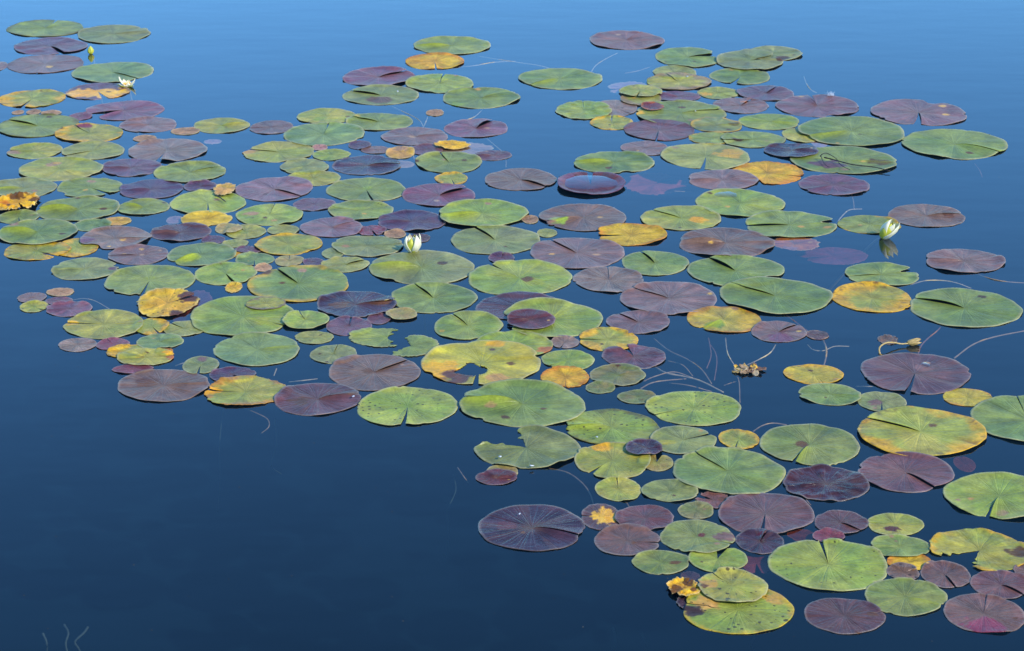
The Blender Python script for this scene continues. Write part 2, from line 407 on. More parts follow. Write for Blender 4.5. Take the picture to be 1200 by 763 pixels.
PAD_TEXT = """
8 98 23 43|80 3|G|f-5 e=B.15|green lily pad with a small notch on its far edge, in the far left corner
90 176 29 51|20 .6|GG|f3|pale grey-green lily pad with a faint slit, far left corner beyond the green bud
17 103 44 64|300 6|P|f4 c=3|wavy violet lily pad with a gap in its near rim, beside the green bud
9 98 64 86|265 .6|GP|s=.1 e=B.1|violet-grey lily pad with a brown nick on its near rim, next to the green bud
-26 8 72 85|180 2|GP||violet-grey lily pad mostly cut off by the left border near the far corner
84 179 73 97|320 2|BG|f3|smooth blue-green lily pad behind the small open white flower
76 153 97 117|295 9|P|p=205,.5,.62,Y p=335,.5,.6,Y rag=.05|half yellow half violet lily pad in front of the small open white flower
-1 76 105 126|262 5|YG|e=Y.5|yellow-rimmed green lily pad with an open near notch, by the left border
100 192 118 141|214 14|PP|f4|pinkish violet lily pad with a broad gap on its left, near the half yellow pad
80 108 132 141|90 2|M||tiny magenta pad tucked against the broad pinkish violet pad
14 28 129 134|90 1|T||smallest pale tan pad of a row of three tiny ones behind a big green pad
31 48 128 134|60 1|T||middle tiny pinkish tan pad of a row of three behind a big green pad
48 72 129 135|30 1|T||tiny grey tan pad ending a row of three behind a big green pad
-4 91 134 161|148 1.5|G|f-9 e=B.1|big green pad with a raised dark fold on its far left, by the left border
64 144 145 167|128 3|YG|e=Y.35 p=110,.8,.25,M|yellow-green pad with a violet smear on its far rim, overlapped by a big green pad
140 207 137 155|180 1|GP|f4|grey-violet lily pad just below the broad pinkish violet pad
156 184 158 166|10 1|T||small pale pinkish tan pad floating above a large grey pad
9 72 168 186|180 6|YG|p=200,.8,.3,T f3|yellow-green lily pad with a pink-tipped lobe, near the left border
72 146 166 187|215 2|GY|f-3|pale olive pad with a slit toward the viewer's left, second row from the left border
151 243 162 189|262 5|GP2|f3|large pale grey lily pad with an open near notch beside a small violet pad
22 121 184 212|330 1|YG|f-4 p=120,.45,.2,T|large yellow-green lily pad with a pink blotch near its middle, left side
119 189 186 207|185 1.5|P|f4|violet lily pad with a crease, right of the pad with a pink blotch
180 264 190 214|35 .8|G|f3|rounded sage green lily pad with a slit toward the far right, left of open water
-12 66 209 232|182 1.5|GG|f5|grey-green pad with a brown slit behind the curled orange leaf
67 144 208 231|318 6|G|p=90,.6,.2,T b=215,.12,.2|green lily pad with an open notch on its near side, beyond the bright-lobed pad
140 215 210 233|188 1|PB|f5|deep violet lily pad with a pale wavy crease, next to a small purple pad
-2 46 246 262|285 4|G|f3|small green lily pad just in front of the curled orange leaf
44 140 230 259|176 2|G|f12|large green lily pad with a glowing lime lobe on its left
137 199 233 252|150 1|G|f6|green lily pad with a dark brown slit beside the lime-lobed pad
-2 90 257 287|172 2|GS|f12 L=2 p=140,.95,.15,T|large green pad by the left border with a lime fold and pink tip
86 130 257 271|330 2|BG||small blue-green pad between a lime-lobed pad and a violet-grey pad
120 154 254 264|20 1|YT|rag=.06|small yellow pad peeking out beside a small blue-green pad
94 177 266 292|352 1|GP2|f3 b=240,.2,.25 p=200,.8,.3,P|violet-grey lily pad with a nibbled near rim, overlapping a yellow pad
176 247 262 283|178 1|BP|f6|dark purple lily pad with a shaded slit, below a yellow pad
5 83 283 305|318 7|YG|e=Y.45|yellow-edged green lily pad with open near notch, left border, in front of a lime-folded pad
66 115 279 301|90 1|YG|e=Y.5 L=-1|yellow-rimmed green pad partly hidden beneath the violet-grey nibbled pad
126 197 287 310|182 2|GP|f-3 p=0,.1,.1,T|pinkish grey lily pad with a slit pointing left, beside the violet-grey nibbled pad
61 139 302 328|180 1|GG|f4 b=20,.15,.12 p=0,.85,.2,P|grey-green lily pad with a violet tip, leftmost above open water
227 293 138 156|30 1|YG|f5|yellow-green lily pad floating alone left of a small brown-purple pad
293 344 141 157|185 .6|GP3|s=.1|small brown-purple pad between two green pads in the upper middle left
200 234 149 158|0 .6|T||small pinkish tan pad behind the large pale grey pad
284 368 166 190|165 5|YG|p=180,.9,.3,YT rag=.03 f-3|yellow-green pad with a frayed yellow left tip, below the brown-purple pad
328 386 186 204|215 1|GG|f3|grey-green pad with a slit, just behind an olive one left of the dark wet pad
335 399 200 218|120 1|YG|f2|pale olive pad between the grey-green pad and a large mauve one
275 366 208 236|322 1|PG|f4|large mauve lily pad with a slit toward the viewer, left middle
215 255 212 224|15 1|PB|f3|small deep purple pad touching a torn yellow scrap
249 276 214 230|200 4|YT|rag=.18 L=1|torn yellow scrap of leaf lying by the large mauve pad
199 289 223 251|278 3|LG|f3|large light green pad with a narrow near notch and a dark stick on it
211 272 248 266|240 3|YL|b=300,.15,.25|golden yellow pad left of a notched green pad
276 355 239 264|88 1.5|LG|f-3 p=170,.6,.25,T|light green lily pad with a small far notch, in front of the large mauve pad
252 284 262 274|60 1|T2||small pale pad below the golden yellow pad, overlapping a yellow-green one
265 312 263 280|125 5|YG|L=-1|yellow-green pad with a notch, partly beneath a small pale pad
313 351 263 275|250 2|GY||small pale green pad on top of a large yellow-green one's far rim
236 264 276 286|10 1|M2||tiny dark purple pad between a dark purple pad and small green pads
260 291 280 290|0 1|GY||tiny light green pad next to a tiny dark purple pad
298 378 274 299|318 1|YG|f-3 e=Y.2|large yellow-green lily pad with a near slit, left of two mauve pads
196 277 285 312|222 3|BG|f10 p=235,.5,.35,LG|blue-green lily pad with a lime-coloured fold on its near left lobe
275 307 288 297|90 2|P||small violet pad touching a small blue-green pad's far rim
272 292 293 302|90 1|YT|rag=.1 L=-2|yellow tan sliver of leaf under a small blue-green pad
276 322 296 311|275 3|BG||small blue-green pad with a near notch, among tiny pads left of centre
322 356 299 312|95 2|T2||small tan green pad with a tiny far notch, above a huge green pad
298 319 309 318|20 1|T||tiny pinkish brown pad at the far rim of a huge green pad
355 379 302 312|90 .5|M2||tiny dark violet pad between a tan green pad and an oval olive pad
228 301 307 334|290 4|LG|f3 s=.15|light green pad with a near notch above a small orange scrap
124 229 310 346|268 4|G|s=.15 p=90,.15,.12,LG|large green lily pad with a straight near notch, behind the spotted bright yellow leaf
343 393 232 247|90 .5|P||oval plum pad between the large mauve pad and two green ones
351 425 255 278|35 1|PG|f4|mauve lily pad with a brown slit, left of the crumpled magenta pad
20 54 343 355|200 .6|GP||small mauve-grey pad at the outer end of a small cluster on the left
54 87 337 347|20 .6|T|rag=.06|small peach tan pad on the far side of a small cluster on the left
53 85 348 357|10 .6|P|L=-1|slim violet pad in the middle of a small cluster on the left
23 56 353 366|320 3|YG|s=.5|small speckled yellow-green pad in a small cluster on the left
54 108 353 371|190 .6|PP|f2|largest pinkish violet pad of a small cluster on the left
75 168 363 397|176 5|YG|s=.3 p=175,.85,.2,Y|large yellow-green pad with an open left notch, above two small pads
68 113 396 412|200 1|GP2||small grey pad at the left edge of the cluster beside a magenta pad
113 152 396 410|120 2|M||small bright magenta pad below the large open-notched yellow-green pad
158 198 373 392|300 5|YG|e=Y.5 s=.2|small green pad with an orange-yellow far rim, just below the bright yellow leaf
191 241 376 394|140 3|GY|L=-1 f-2|pale olive pad half hidden under the huge lime green pad
160 215 391 410|25 1|BG|f4|blue-green pad with a folded slit, below the small pad with orange rim
124 172 404 420|0 60|YG|e=Y.6 s=.5 rag=.05|speckled yellow half leaf with a straight cut side, lower left of cluster
137 204 409 429|10 6|YG|p=0,.9,.35,O p=30,.9,.3,Y|pointed yellow-green pad with an orange right tip, lower left of cluster
131 180 427 438|0 1|M|L=-1|slim magenta violet pad tucked under a pointed yellow-green pad
137 246 433 471|8 1|GP4|f-6 p=150,.4,.3,B|large grey-olive lily pad, lowest at the left end of the cluster
214 257 417 438|268 6|GG|s=.3 p=90,.7,.3,GP|small round grey-green pad with a near notch above the large grey-olive pad
249 351 391 429|12 1.5|BG|f-8|big blue-sheened green pad with a brown slit on its right, below the huge lime one
245 300 430 448|300 7|M2|f3|purple pad with a near notch, tucked behind the ragged yellow-green pad
240 337 441 476|176 4|YG|e=O.26 p=180,.85,.3,Y rag=.05 s=.1|ragged yellow-green pad with orange tips, beside the large grey-olive pad
321 423 449 487|20 1|BP2|f5 p=200,.4,.25,B p=20,.85,.15,B|glossy maroon lily pad with a rusty brown crease, lower edge of the cluster
385 493 415 458|40 1|GP4|f3 p=160,.15,.15,B|large brown-mauve lily pad with radiating veins, behind the pad notched at its near rim
345 391 388 403|180 .5|GY|s=.1|small oval green pad above a grey-green one, left of centre
363 418 404 426|85 1|GG|f2|grey-green oval pad touching the large brown-mauve veined pad
408 463 384 407|0 75|G|rag=.06 s=.1|torn green half leaf with a jagged right end, left of its matching half
461 515 392 418|165 60|G|rag=.05 s=.1|torn green half leaf pointing left toward its matching half
419 537 453 499|270 4|LG|f2 s=.5 p=100,.1,.18,LG|light green pad with a straight near notch facing the open water
290 409 311 354|125 1.5|GS|f-8 e=Y.15 p=140,.95,.15,B|huge sage green lily pad with a fold at its far left, left of centre
371 465 341 372|10 1|DV|f4 p=190,.4,.25,B p=10,.6,.25,B|wet dark violet lily pad with a mossy crease, left of centre
382 436 371 393|85 5|P|f3|plum pad with a far notch, in front of the wet dark violet pad
430 458 367 380|20 .6|P|L=-1|small plum brown pad peeking from beneath the wet dark violet pad
452 489 361 374|0 .5|T2|L=1|small tan oval pad between the wet dark violet pad and a green folded pad
223 346 347 394|330 2|LG|f-5 s=.15 L=-1 p=60,.9,.3,T p=340,.7,.35,YG|huge lime green lily pad with two smaller pads resting on its right side
288 335 349 364|180 .6|YG|e=P.3|small olive pad with a pink rim lying on the huge lime green pad
331 386 364 385|115 2|LG|L=1 f-3|neat light green pad with a thin far slit, resting on the huge lime one
376 433 301 319|40 1|GY|f3|oval olive pad with a pink-tipped slit, below a large grey-green one
388 473 276 301|10 1|GG|f-4|large grey-green oval pad left of the upright white flower
377 403 290 303|90 .5|GG|L=-1|small green pad mostly hidden beneath the large grey-green oval
418 453 264 276|290 8|M|c=3 f3|crumpled bright magenta pad between two mauve pads
450 476 269 279|150 1|T||small pinkish tan oval behind the upright white flower
478 504 274 284|0 1|BP||small dark plum leaf poking out behind the upright white flower
443 523 247 271|185 1|PB|f5 p=0,.45,.25,BP|mauve lily pad with a brown shaded dent, beyond the upright white flower
471 557 215 242|40 2|PP2|f6|raspberry purple lily pad with a far notch, below a small yellow pad
384 461 235 258|160 .6|G|s=.4 p=90,.2,.2,LG|green lily pad with scattered brown marks, just below a big notched green pad
382 476 208 236|280 2.5|G|f2 p=90,.15,.15,LG|big green lily pad with a narrow near notch, below the dark violet split pad
389 470 182 205|8 3|DV|f5 p=180,.5,.35,BP|dark violet split pad with a maroon lobe, upper middle
458 486 188 197|180 20|T|rag=.1 L=-3 z=-2|faint pink triangular leaf just under the water beside the dark violet pad
366 411 175 188|0 .6|LG|c=2|small lime pad with upcurled edges left of the dark violet split pad
408 435 165 175|0 .6|M2||tiny plum pad, first of two behind the dark violet split pad
423 456 171 180|0 .6|GP|L=-1|small mauve-grey pad, second of two behind the dark violet split pad
452 486 171 186|90 1|YT|p=90,.6,.5,T|small pad with a tan far half and yellow near half
480 519 169 182|180 .6|P||oval violet pad left of the sunken pink and yellow leaf
486 565 178 203|110 2|G|f-5|green lily pad with a small far fold, above a small yellow pad
509 548 202 216|280 3|YG|s=.4 e=Y.4|small yellow pad with red-brown marks between a green pad and a raspberry one
446 525 149 170|20 .6|GP|f3 p=180,.1,.15,T|grey-mauve oval pad below a forked pale stalk
499 520 128 136|0 .6|T||tiny pale brown pad with a thin stalk in open water, upper middle
520 595 139 161|60 1|PP|f9|bright violet pad with a raised brown fold, alone at the edge of open water
405 484 132 153|150 1|G|f-8|green pad with a dark fold on its left lobe, above the grey-mauve oval
348 418 127 145|230 1|YG|s=.2 p=240,.4,.25,LG|yellow-green pad with a pale frayed far rim, left of a dark-folded green one
332 427 144 171|85 2|BG|f-6|large blue-green pad with a light curled fold at its far side, upper left middle
365 384 170 176|0 .6|PK||tiny pink pad just below the large blue-green pad
401 491 100 123|155 1|GG|f-12 p=270,.5,.4,GP4|grey lily pad with a dark upright fold, nearest to the forked stalk
402 487 79 101|40 1|PP|f5|bright purple pad with a brown far slit, beyond the grey dark-folded pad
475 555 87 109|88 3|LG|f-6 c=3|light green pad with a curled far rim, right of the bright purple pad
475 544 62 81|275 3|YO|e=O.26 p=265,.6,.25,Y|orange-rimmed yellow pad at the far side of the middle cluster
484 575 43 64|178 1|G|f8|green pad with a lime fold, farthest back in the middle
519 610 103 127|35 1|GS|f5 p=230,.9,.25,LG|green pad with a yellow slit, between the light curled pad and open water
607 706 80 105|215 1|GS|f6|lone large green pad with a yellow crease on open water between two strands
691 779 36 58|65 3|BP3|f-8|reddish brown lily pad, farthest back, with a folded far lobe
650 717 118 140|90 1|LG|c=5 rag=.05 s=.2|wavy bumpy-edged green pad at the left of the far right cluster
696 747 117 137|315 1|GP2|L=-1|mauve-grey pad tucked behind the wavy bumpy-edged pad
691 742 136 152|90 3|YG|e=Y.4 f-2|small yellow-green pad with a yellow far edge, in front of the bumpy-edged pad
768 843 55 79|8 10|GS|f4|grey-green pad with a wide right-hand notch, far side of the right cluster
765 816 77 93|0 .6|GY|L=-1|pale green pad hidden behind the peach-edged yellow one
758 834 86 105|115 3|YG|e=T.5 f-2 L=1|peach-edged yellow-green pad with a dark far notch, far right cluster
725 776 99 114|255 3|YG|s=.2 L=1|yellow-green pad lying over a sunken pink leaf
727 775 108 124|180 1|GY|e=T.4|tan-rimmed olive pad beneath the pad over the sunken pink leaf
770 821 107 119|140 3|P|f3|violet pad with a far left notch, below the peach-edged one
745 851 118 147|12 2|G|f5 p=180,.95,.2,Y|large green pad carrying a tiny maroon pad, far right cluster
751 778 121 130|0 .6|R|L=2 e=O.4|tiny maroon pad with an orange rim lying on a large green pad
731 814 141 165|262 2|PP3|f4 e=B.2|broad purple pad with a brown far rim and a nicked near side
727 784 165 182|200 1|GP|p=210,.6,.3,GP4|mauve-grey pad just below the broad purple pad with a brown rim
672 767 177 203|177 1.5|GS|f10 b=285,.12,.12|green pad with a lime left fold and near-rim nick, behind the water-filled pad
774 878 168 199|262 4|GY|s=.35 p=20,.6,.35,YT|pale speckled olive pad with an open near notch, above a slit grey-mauve one
809 869 138 155|8 1|GG|f-6 e=Y.2 p=5,.7,.25,B|grey-green pad with a brown right fold, right of the broad purple pad
807 861 155 169|10 3|G|L=-1 e=Y.2|green pad with a right notch, under the speckled olive pad's far rim
845 921 154 173|195 3|G|f-4 p=190,.5,.2,B|smooth green oval pad with a left notch, left of the dark glossy violet one
865 937 133 152|350 1|LG|f-6|light green pad with a dark green slit on its right, above a smooth green oval
836 901 115 133|60 1|GP|f3 p=70,.5,.15,O|mauve-grey pad with an orange slit, touching a violet pad behind it
863 930 100 118|55 1|P|f3|violet pad with a faint far slit, between a green notched pad and a mauve-grey one
817 866 102 116|310 1|YG|p=200,.6,.3,Y|small green pad with a golden left side, left of a violet pad
831 902 80 99|255 8|GS|f3|green pad with a broad near notch, below the fan-shaped grey leaf
839 917 58 82|15 10|GG|L=1 p=0,.95,.15,B|fan-shaped grey leaf with a pointed brown tip, farthest right cluster
872 940 54 71|200 1|GG|p=290,.7,.3,B|grey lily pad partly behind the fan-shaped grey leaf
908 1006 111 137|95 5|PP3|f7 b=285,.15,.15|wide purple pad split at its far side, white fluff resting behind it
935 1059 136 171|205 1|GS|f6 L=1|largest green pad of the far right cluster, with a yellow crease
917 962 150 167|90 .6|YG|s=.3|yellow-green pad half under the largest green pad at the far right
895 959 168 185|0 .6|DV|f3 c=2 L=1|dark glossy violet pad overlapping the pad with a twig
926 1051 172 204|350 1|GS|f-5 p=215,.45,.35,P p=345,.6,.25,B|large green pad with a purple middle and a dark twig on it
936 1019 204 229|215 2|PP2|f3|purple pad with a pale crease directly below the pad with the twig
854 942 189 216|340 3|YO|e=O.26 b=240,.3,.25 rag=.05|ragged yellow pad with orange rim, upper right
807 889 199 222|180 1|GP|f4|grey-mauve pad with a dark straight slit, left below the ragged yellow pad
1020 1131 116 147|262 7|PP4|f6 b=60,.22,.22|two-lobed mauve pad with a bite in its far rim, right side
1057 1181 152 187|325 1.5|GS|f7|big pale green pad alone on the right, below the two-lobed mauve pad
1040 1130 239 266|8 1|GP4|f5 p=8,.6,.25,B|brown-grey lily pad with an ochre wedge, right of the half-open yellow-white bud
981 1055 252 274|330 1|G|f2 e=Y.15|green lily pad right behind the half-open yellow-white bud
1084 1178 291 320|172 2.5|GP|f5|grey-mauve pad with a notched left rim, rightmost over a trailing strand
990 1076 307 335|190 1.5|GS|f-4 b=20,.4,.12|green pad cut on both sides, above a yellow-rimmed one at the right
974 1067 332 366|345 1.5|YG|e=Y.55 s=.2|yellow-rimmed green pad with a right slit, below the pad cut on both sides
1066 1197 338 384|145 2|GS|f-14 s=.05|large smooth green pad with a tall dark fold, far right edge
1010 1138 413 462|255 4|PV|f4 p=60,.3,.2,GP|large dusky purple pad with a water bead, below the withered curled stalk
568 653 197 223|320 2|GP4|f4|olive grey pad with a dark near slit, left of the water-filled pad
514 620 234 266|190 2|LG|f8 L=1 p=210,.6,.3,LG s=.2|bright green pad with a lime fold on its near left lobe, centre top
653 733 203 230|90 8|R2|cup=9 e=P.3|upturned maroon pad holding a pool of water like a saucer
611 631 252 262|90 1|T||tiny peach pad beside the bright green lime-folded pad
631 734 239 271|205 2|GP4|f9 p=205,.6,.25,LG|brown-grey pad with a lime patch on its near left lobe, centre
528 633 264 298|115 4|GG|f-8|grey-green pad with a dark triangular far notch, centre
629 653 268 278|0 .6|GY||tiny green oval between a grey-green pad and a brown-grey one
572 603 296 309|80 3|M2|f2|small violet pad just below the pad with a dark triangular notch
621 732 278 315|125 1.5|GP|f-6|large taupe pad with a far left slit, centre
549 671 305 347|128 4|LG|f4 p=320,.35,.25,YG p=330,.15,.15,B|big lime pad split from notch to rim by a dark line
701 782 262 288|185 7|YL|s=.3 e=O.25|golden yellow pad with brown dots and a left notch, centre right
750 845 241 270|138 2|YG|f-5 p=340,.45,.25,Y s=.1|yellow-green pad with a far left slit, behind the golden dotted one
729 808 294 323|110 3|GS|f-10|green pad with a small dark triangular fold, just below the golden dotted pad
671 754 313 343|88 1|GP2|f-3|silvery brown-grey pad with a far slit, left above the large plum taupe one
726 840 330 369|140 1.2|GP|f-5|large plum taupe pad with a far left slit, left of the orange-rimmed one
710 785 364 391|130 1.5|GPV|f-5|smaller violet-grey pad tucked under the large plum taupe one
795 908 267 301|172 1.5|GP4|f12|large brown-grey pad with a raised tan-edged left lip, right of centre
815 920 222 254|330 1.5|LG|f-4 s=.1|light green pad with a puddle on its far side, right of centre
874 980 247 279|182 4|GS|f-5 b=10,.3,.12|green pad cut on its left and notched on its right, above a sunken orange leaf
805 920 299 336|125 2|GS|f-14 b=320,.25,.2|green pad with a tall dark green fold, overlapping the widest pad at right
844 976 326 368|140 1|GS|f-8 L=1|widest green pad right of centre, with a leafy fold on its left
805 892 359 390|225 4|YO2|e=O.26 f6 p=230,.5,.3,LG|orange-rimmed yellow-green pad with a lime near fold, right of centre
880 945 376 401|45 1.5|GP|p=270,.5,.5,P f3|small purple-centred grey pad linked by stalk to withered remains
944 971 387 398|0 .5|BP|e=T.3|tiny brown-red oval touching the purple-centred grey pad
458 560 331 367|118 1.5|GS|f-10|green-grey pad with a raised green fold, just below the flower's big pad
509 590 365 398|118 1.5|LG|f-5 b=285,.05,.1|light green pad with a thin far slit, left of the dark violet hidden one
557 662 343 375|0 .6|DV2|p=220,.6,.4,BP|dark violet pad mostly hidden beneath a big lime pad
590 707 353 396|190 22|LG|f4|big green pad with a wide left gap filled by a maroon pad
594 651 365 387|178 2|R3|f5 L=1|maroon pad lying in the gap of a big green pad
493 634 400 452|262 4|LY|h=245,.36,.27 p=205,.75,.5,Y p=238,.72,.3,BP s=.1 p=290,.7,.22,YT p=75,.85,.2,Y f3|big pad half lime half golden with a ragged hole in its middle
554 648 388 420|250 3|LG|p=340,.9,.3,O|green pad with an orange right tip behind the half golden pad
432 556 294 334|172 2|GG|f14|big grey-green pad with a lime fold directly below the upright white flower
645 679 394 408|250 4|GP2||tiny grey pad below the big green pad with the maroon pad
679 748 384 411|180 5|YG|e=Y.55 s=.15 b=35,.15,.06|yellow-rimmed pad cut at left and right, right of the tiny grey pad
634 697 410 434|225 3|LG|f3|small green pad lying on top of a yellow pad's far side
633 691 430 454|270 1|YO|e=O.26 rag=.05|orange-rimmed yellow pad partly beneath a small green one
705 780 404 432|110 12|P2|f4 c=3|torn plum pad with a crumpled left lobe
691 757 427 452|25 1.5|GG2|f3|dull olive pad just below the torn plum pad
686 721 447 461|180 .5|GG2|s=.4|small dull speckled oval below the dull olive pad
723 769 457 473|0 .5|GG2|s=.3|small tan-green oval touching the spotted pad with strands behind it
538 686 447 500|170 3|GS|f16 b=225,.06,.07|largest green pad in the middle foreground, with a lime lip on its left
555 682 500 549|135 34|GS2|f2|grey-green pad with a big wedge missing on its far left
663 773 479 521|182 2|LG|f8 s=.5 e=B.2|bright lime pad with dark speckles, right of the largest middle green one
756 869 458 499|205 1.2|LG|f2 s=.5|green pad speckled with dark marks, in front of the tangled strands
762 840 499 532|28 7|GS2|p=200,.5,.25,YG|green pad with a wide far right notch and a yellow vein
733 776 515 535|0 .4|DV3|L=1|small solid dark purple oval on a yellow-green pad
673 763 519 561|225 6|YG|p=110,.8,.3,Y s=.2 f3|yellow-green pad with a golden far patch, beneath a small dark purple oval
749 789 532 552|75 12|YT2|s=.3|small khaki pad with a V notch on its far side
697 751 560 587|90 2|YG|s=.2 f-2|round yellow-green pad with a short red-brown slit at its far rim
751 818 562 588|10 1|GS2|f-3|oval green pad with a dark right slit, left below the big smooth green one
788 920 524 580|125 1.2|GS|f-4|big smooth green pad with a diagonal slit, right foreground
842 890 503 526|250 3|YG|e=Y.3 s=.25|small yellow-green pad between a wide-notched pad and a bronze-centred one
890 1007 497 546|238 3|GS3|f5 p=180,.15,.15,B|large green pad with a bronze centre and near-left notch, right foreground
917 1018 546 587|190 1|DR|c=6 f4|wrinkled glossy blackish purple pad, right foreground
1005 1118 531 577|300 2|PV2|f4 b=115,.06,.05|dusty mauve pad notched toward the viewer, below the big golden-edged one
1005 1156 477 535|145 2.5|YG|e=Y.4 s=.15 f-8 L=1|big yellow-green pad with golden frayed edges, right edge foreground
1140 1272 464 521|90 .8|GS|s=.1|large plain green pad cut off by the right border
1105 1163 455 476|5 3|YL2|e=O.2|small golden pad with a right notch beside the large dusky purple pad
1005 1062 459 482|262 4|GG|p=200,.3,.35,GP|small greyish green pad between the dusky purple pad and a golden-edged one
918 989 427 450|285 1|YL2|e=Y.4|plain golden-green oval overlapping a green slit pad
936 1009 449 475|352 1.5|GS|f-4 b=180,.1,.1|green pad with a dark right slit directly below the golden-green oval
263 284 331 343|80 3|YO|rag=.1|tiny ragged orange scrap below a light green pad
570 607 544 560|0 .5|T2|L=-1|thin olive pad edge showing behind a small maroon pad in open water
557 606 551 568|5 1|R3|f2|small maroon pad alone beside open dark water, below the wedge-missing pad
560 686 591 646|338 2.5|DV|f5 p=170,.5,.25,BP s=.05|large dark violet pad, lowest at the left foreground by itself
681 728 590 621|180 3|BP|p=10,.2,.7,Y rag=.03|brown pad with a bright yellow blotch, beside a maroon-mauve pad
720 790 592 621|352 1.2|PR|f-4|maroon-mauve pad with a right slit, overlapping the yellow-blotched one
696 774 615 651|345 5|GP5|f-3|brown-mauve pad with a right notch, below the yellow-blotched one
740 808 645 673|5 1|GS3|p=0,.5,.2,B f-3|oval green pad with a brown centre slit, lowest of the left foreground group
773 861 609 649|330 4|GS2|p=0,.75,.4,GP f-4 p=40,.15,.12,R|olive green pad with a red speck at its notch, right foreground
806 876 639 670|75 14|LG|L=-1 s=.1|apple green pad with a broad far notch, partly under the red-specked one
794 836 588 608|60 1|GG2|s=.2|small grey-green disc between the big smooth pad and an olive one
841 954 577 626|260 4|PV|f3|large mauve pad with a straight near notch, centre of the right foreground
862 919 621 649|65 1.5|DV|f8 p=75,.6,.2,R|small dark plum pad with a raised maroon fold, below the large notched mauve pad
952 990 620 636|330 3|M|s=.3|small crinkled magenta pad above the biggest bright green pad
954 1018 598 626|310 1.2|PV3|f4|plum pad with a near right slit, right of the large notched mauve pad
900 1040 632 693|92 2.5|LG|s=.35 f-3|biggest bright green pad with dark insect holes, right foreground
817 900 667 708|125 1.5|YG|s=.7 L=2 p=170,.7,.35,YT p=185,.85,.15,B|yellow-green pad with many brown spots, lying over another spotted one
800 931 684 743|175 2|LG|s=.6 p=188,.85,.22,DV p=160,.6,.3,YT p=30,.8,.25,YT e=Y.12|large spotted lime pad under the many-spotted one, at the bottom
943 1038 701 743|8 1|PV3|f-3 p=5,.7,.15,B|brown-mauve pad at the bottom with a thin right slit
1017 1083 601 628|168 1.5|YG|p=250,.4,.3,R s=.2|olive pad with a pink-brown blotch, above a plain green one at lower right
1021 1091 627 654|172 1.5|GS|f3|plain green pad with a left slit, lying on a golden scrap
1039 1092 648 668|90 1|YO|e=O.3 L=-1|golden leaf scrap showing under a plain green pad at lower right
1039 1077 661 680|20 1|GP4|s=.9|small dead grey-brown pad with pale blotches beside the golden scrap
1079 1137 658 689|280 3|GP5|f5|small heart-shaped mauve pad with a near notch, lower right
1014 1111 678 722|335 2.5|GS3|f-5|green pad with a near right slit, left of the crimson-bottomed pad
1106 1200 695 742|75 1.5|GP5|p=260,.7,.55,M f-2|mauve pad with a crimson near half, bottom right corner
1137 1210 668 702|310 2.5|PV2|f4|mauve pad with a near notch by the right border, above the crimson-bottomed one
1089 1210 620 669|225 26|YG|c=4 e=Y.25 p=350,.8,.3,B s=.15 rag=.03|torn wavy lime pad with a big bite, browned at the right border
1188 1220 660 678|180 1|GP5||small mauve pad cut off by the right border
1106 1236 554 609|243 3|LG|f5 p=262,.75,.15,T|large light green pad with a shaded near-left notch, cut by the right border
-6 46 226 248|300 6|Y|c=20 s=.3 rag=.16 p=20,.85,.4,B p=100,.75,.45,B p=190,.6,.25,O L=2|@curled_leaf/curled leaf;curled bright orange dead leaf with brown crumpled edges by the left border
781 822 676 701|60 4|Y|c=7 rag=.14 p=200,.5,.5,B p=60,.6,.5,B p=330,.7,.3,B L=1|@curled_leaf/curled leaf;dry curled brown and yellow leaf tip beside the many-spotted pad
792 834 694 716|30 2|DV2|c=5 rag=.06 L=-.5|@leaf_fragment/leaf fragment;dark violet leaf piece under the dry curled yellow tip
796 822 669 685|80 2|BP|rag=.15 z=-4|@sunken_leaf/sunken leaf;brown leaf piece just under the water beyond the dry curled yellow tip
814 858 576 596|150 12|BP3|rag=.14 c=3 p=0,.7,.4,B L=-1|@leaf_fragment/leaf fragment;torn reddish brown leaf piece below the big smooth green pad
902 962 277 294|178 4|O|rag=.1 z=-1 p=250,.8,.4,PK s=.3|@sunken_leaf/sunken leaf;orange and pink leaf just awash below the twice-cut green pad
508 552 164 175|200 1|Y|rag=.16 L=1|@leaf_fragment/leaf fragment;bright yellow torn leaf strip above the green pad with a far fold
515 579 167 183|350 6|T|rag=.12 z=-1|@sunken_leaf/sunken leaf;peach pink leaf awash behind the pointed violet leaf
556 600 176 188|180 .6|P2|c=2 f3|@leaf_fragment/leaf fragment;narrow violet leaf with a pointed right end, upper middle
712 762 95 112|190 8|PK|rag=.12 z=-4|@sunken_leaf/sunken leaf;pale pink sunken leaf around the far left pad of the right cluster
727 806 202 229|40 12|PK|rag=.12 z=-60 s=.1|@sunken_leaf/sunken leaf;cloudy violet sunken leaf right of the water-filled pad
934 1018 290 310|200 9|PP|rag=.04 z=-30|@sunken_leaf/sunken leaf;purple sunken leaf left of the half-open bud's reflection
868 904 646 672|265 14|BP3|rag=.08 z=-10|@sunken_leaf/sunken leaf;brown forked sunken leaf under the small dark plum pad
922 956 620 634|20 2|B|rag=.1 z=-10|@sunken_leaf/sunken leaf;brown sunken leaf beside the small crinkled magenta pad
951 970 164 173|20 14|PK|rag=.1 z=-2|@sunken_leaf/sunken leaf;pale pink leaf scrap between the largest far green pad and the twig pad
200 250 340 382|200 3|PB|rag=.06 z=-8|@sunken_leaf/sunken leaf;dark violet sunken leaf between the bright yellow leaf and the huge lime pad
195 216 253 262|90 2|PK|rag=.08 z=-6|@sunken_leaf/sunken leaf;faint pinkish sunken leaf left of the golden yellow pad
238 260 163 169|90 2|PK|rag=.2 z=-3|@sunken_leaf/sunken leaf;pink sliver awash in open water, upper left
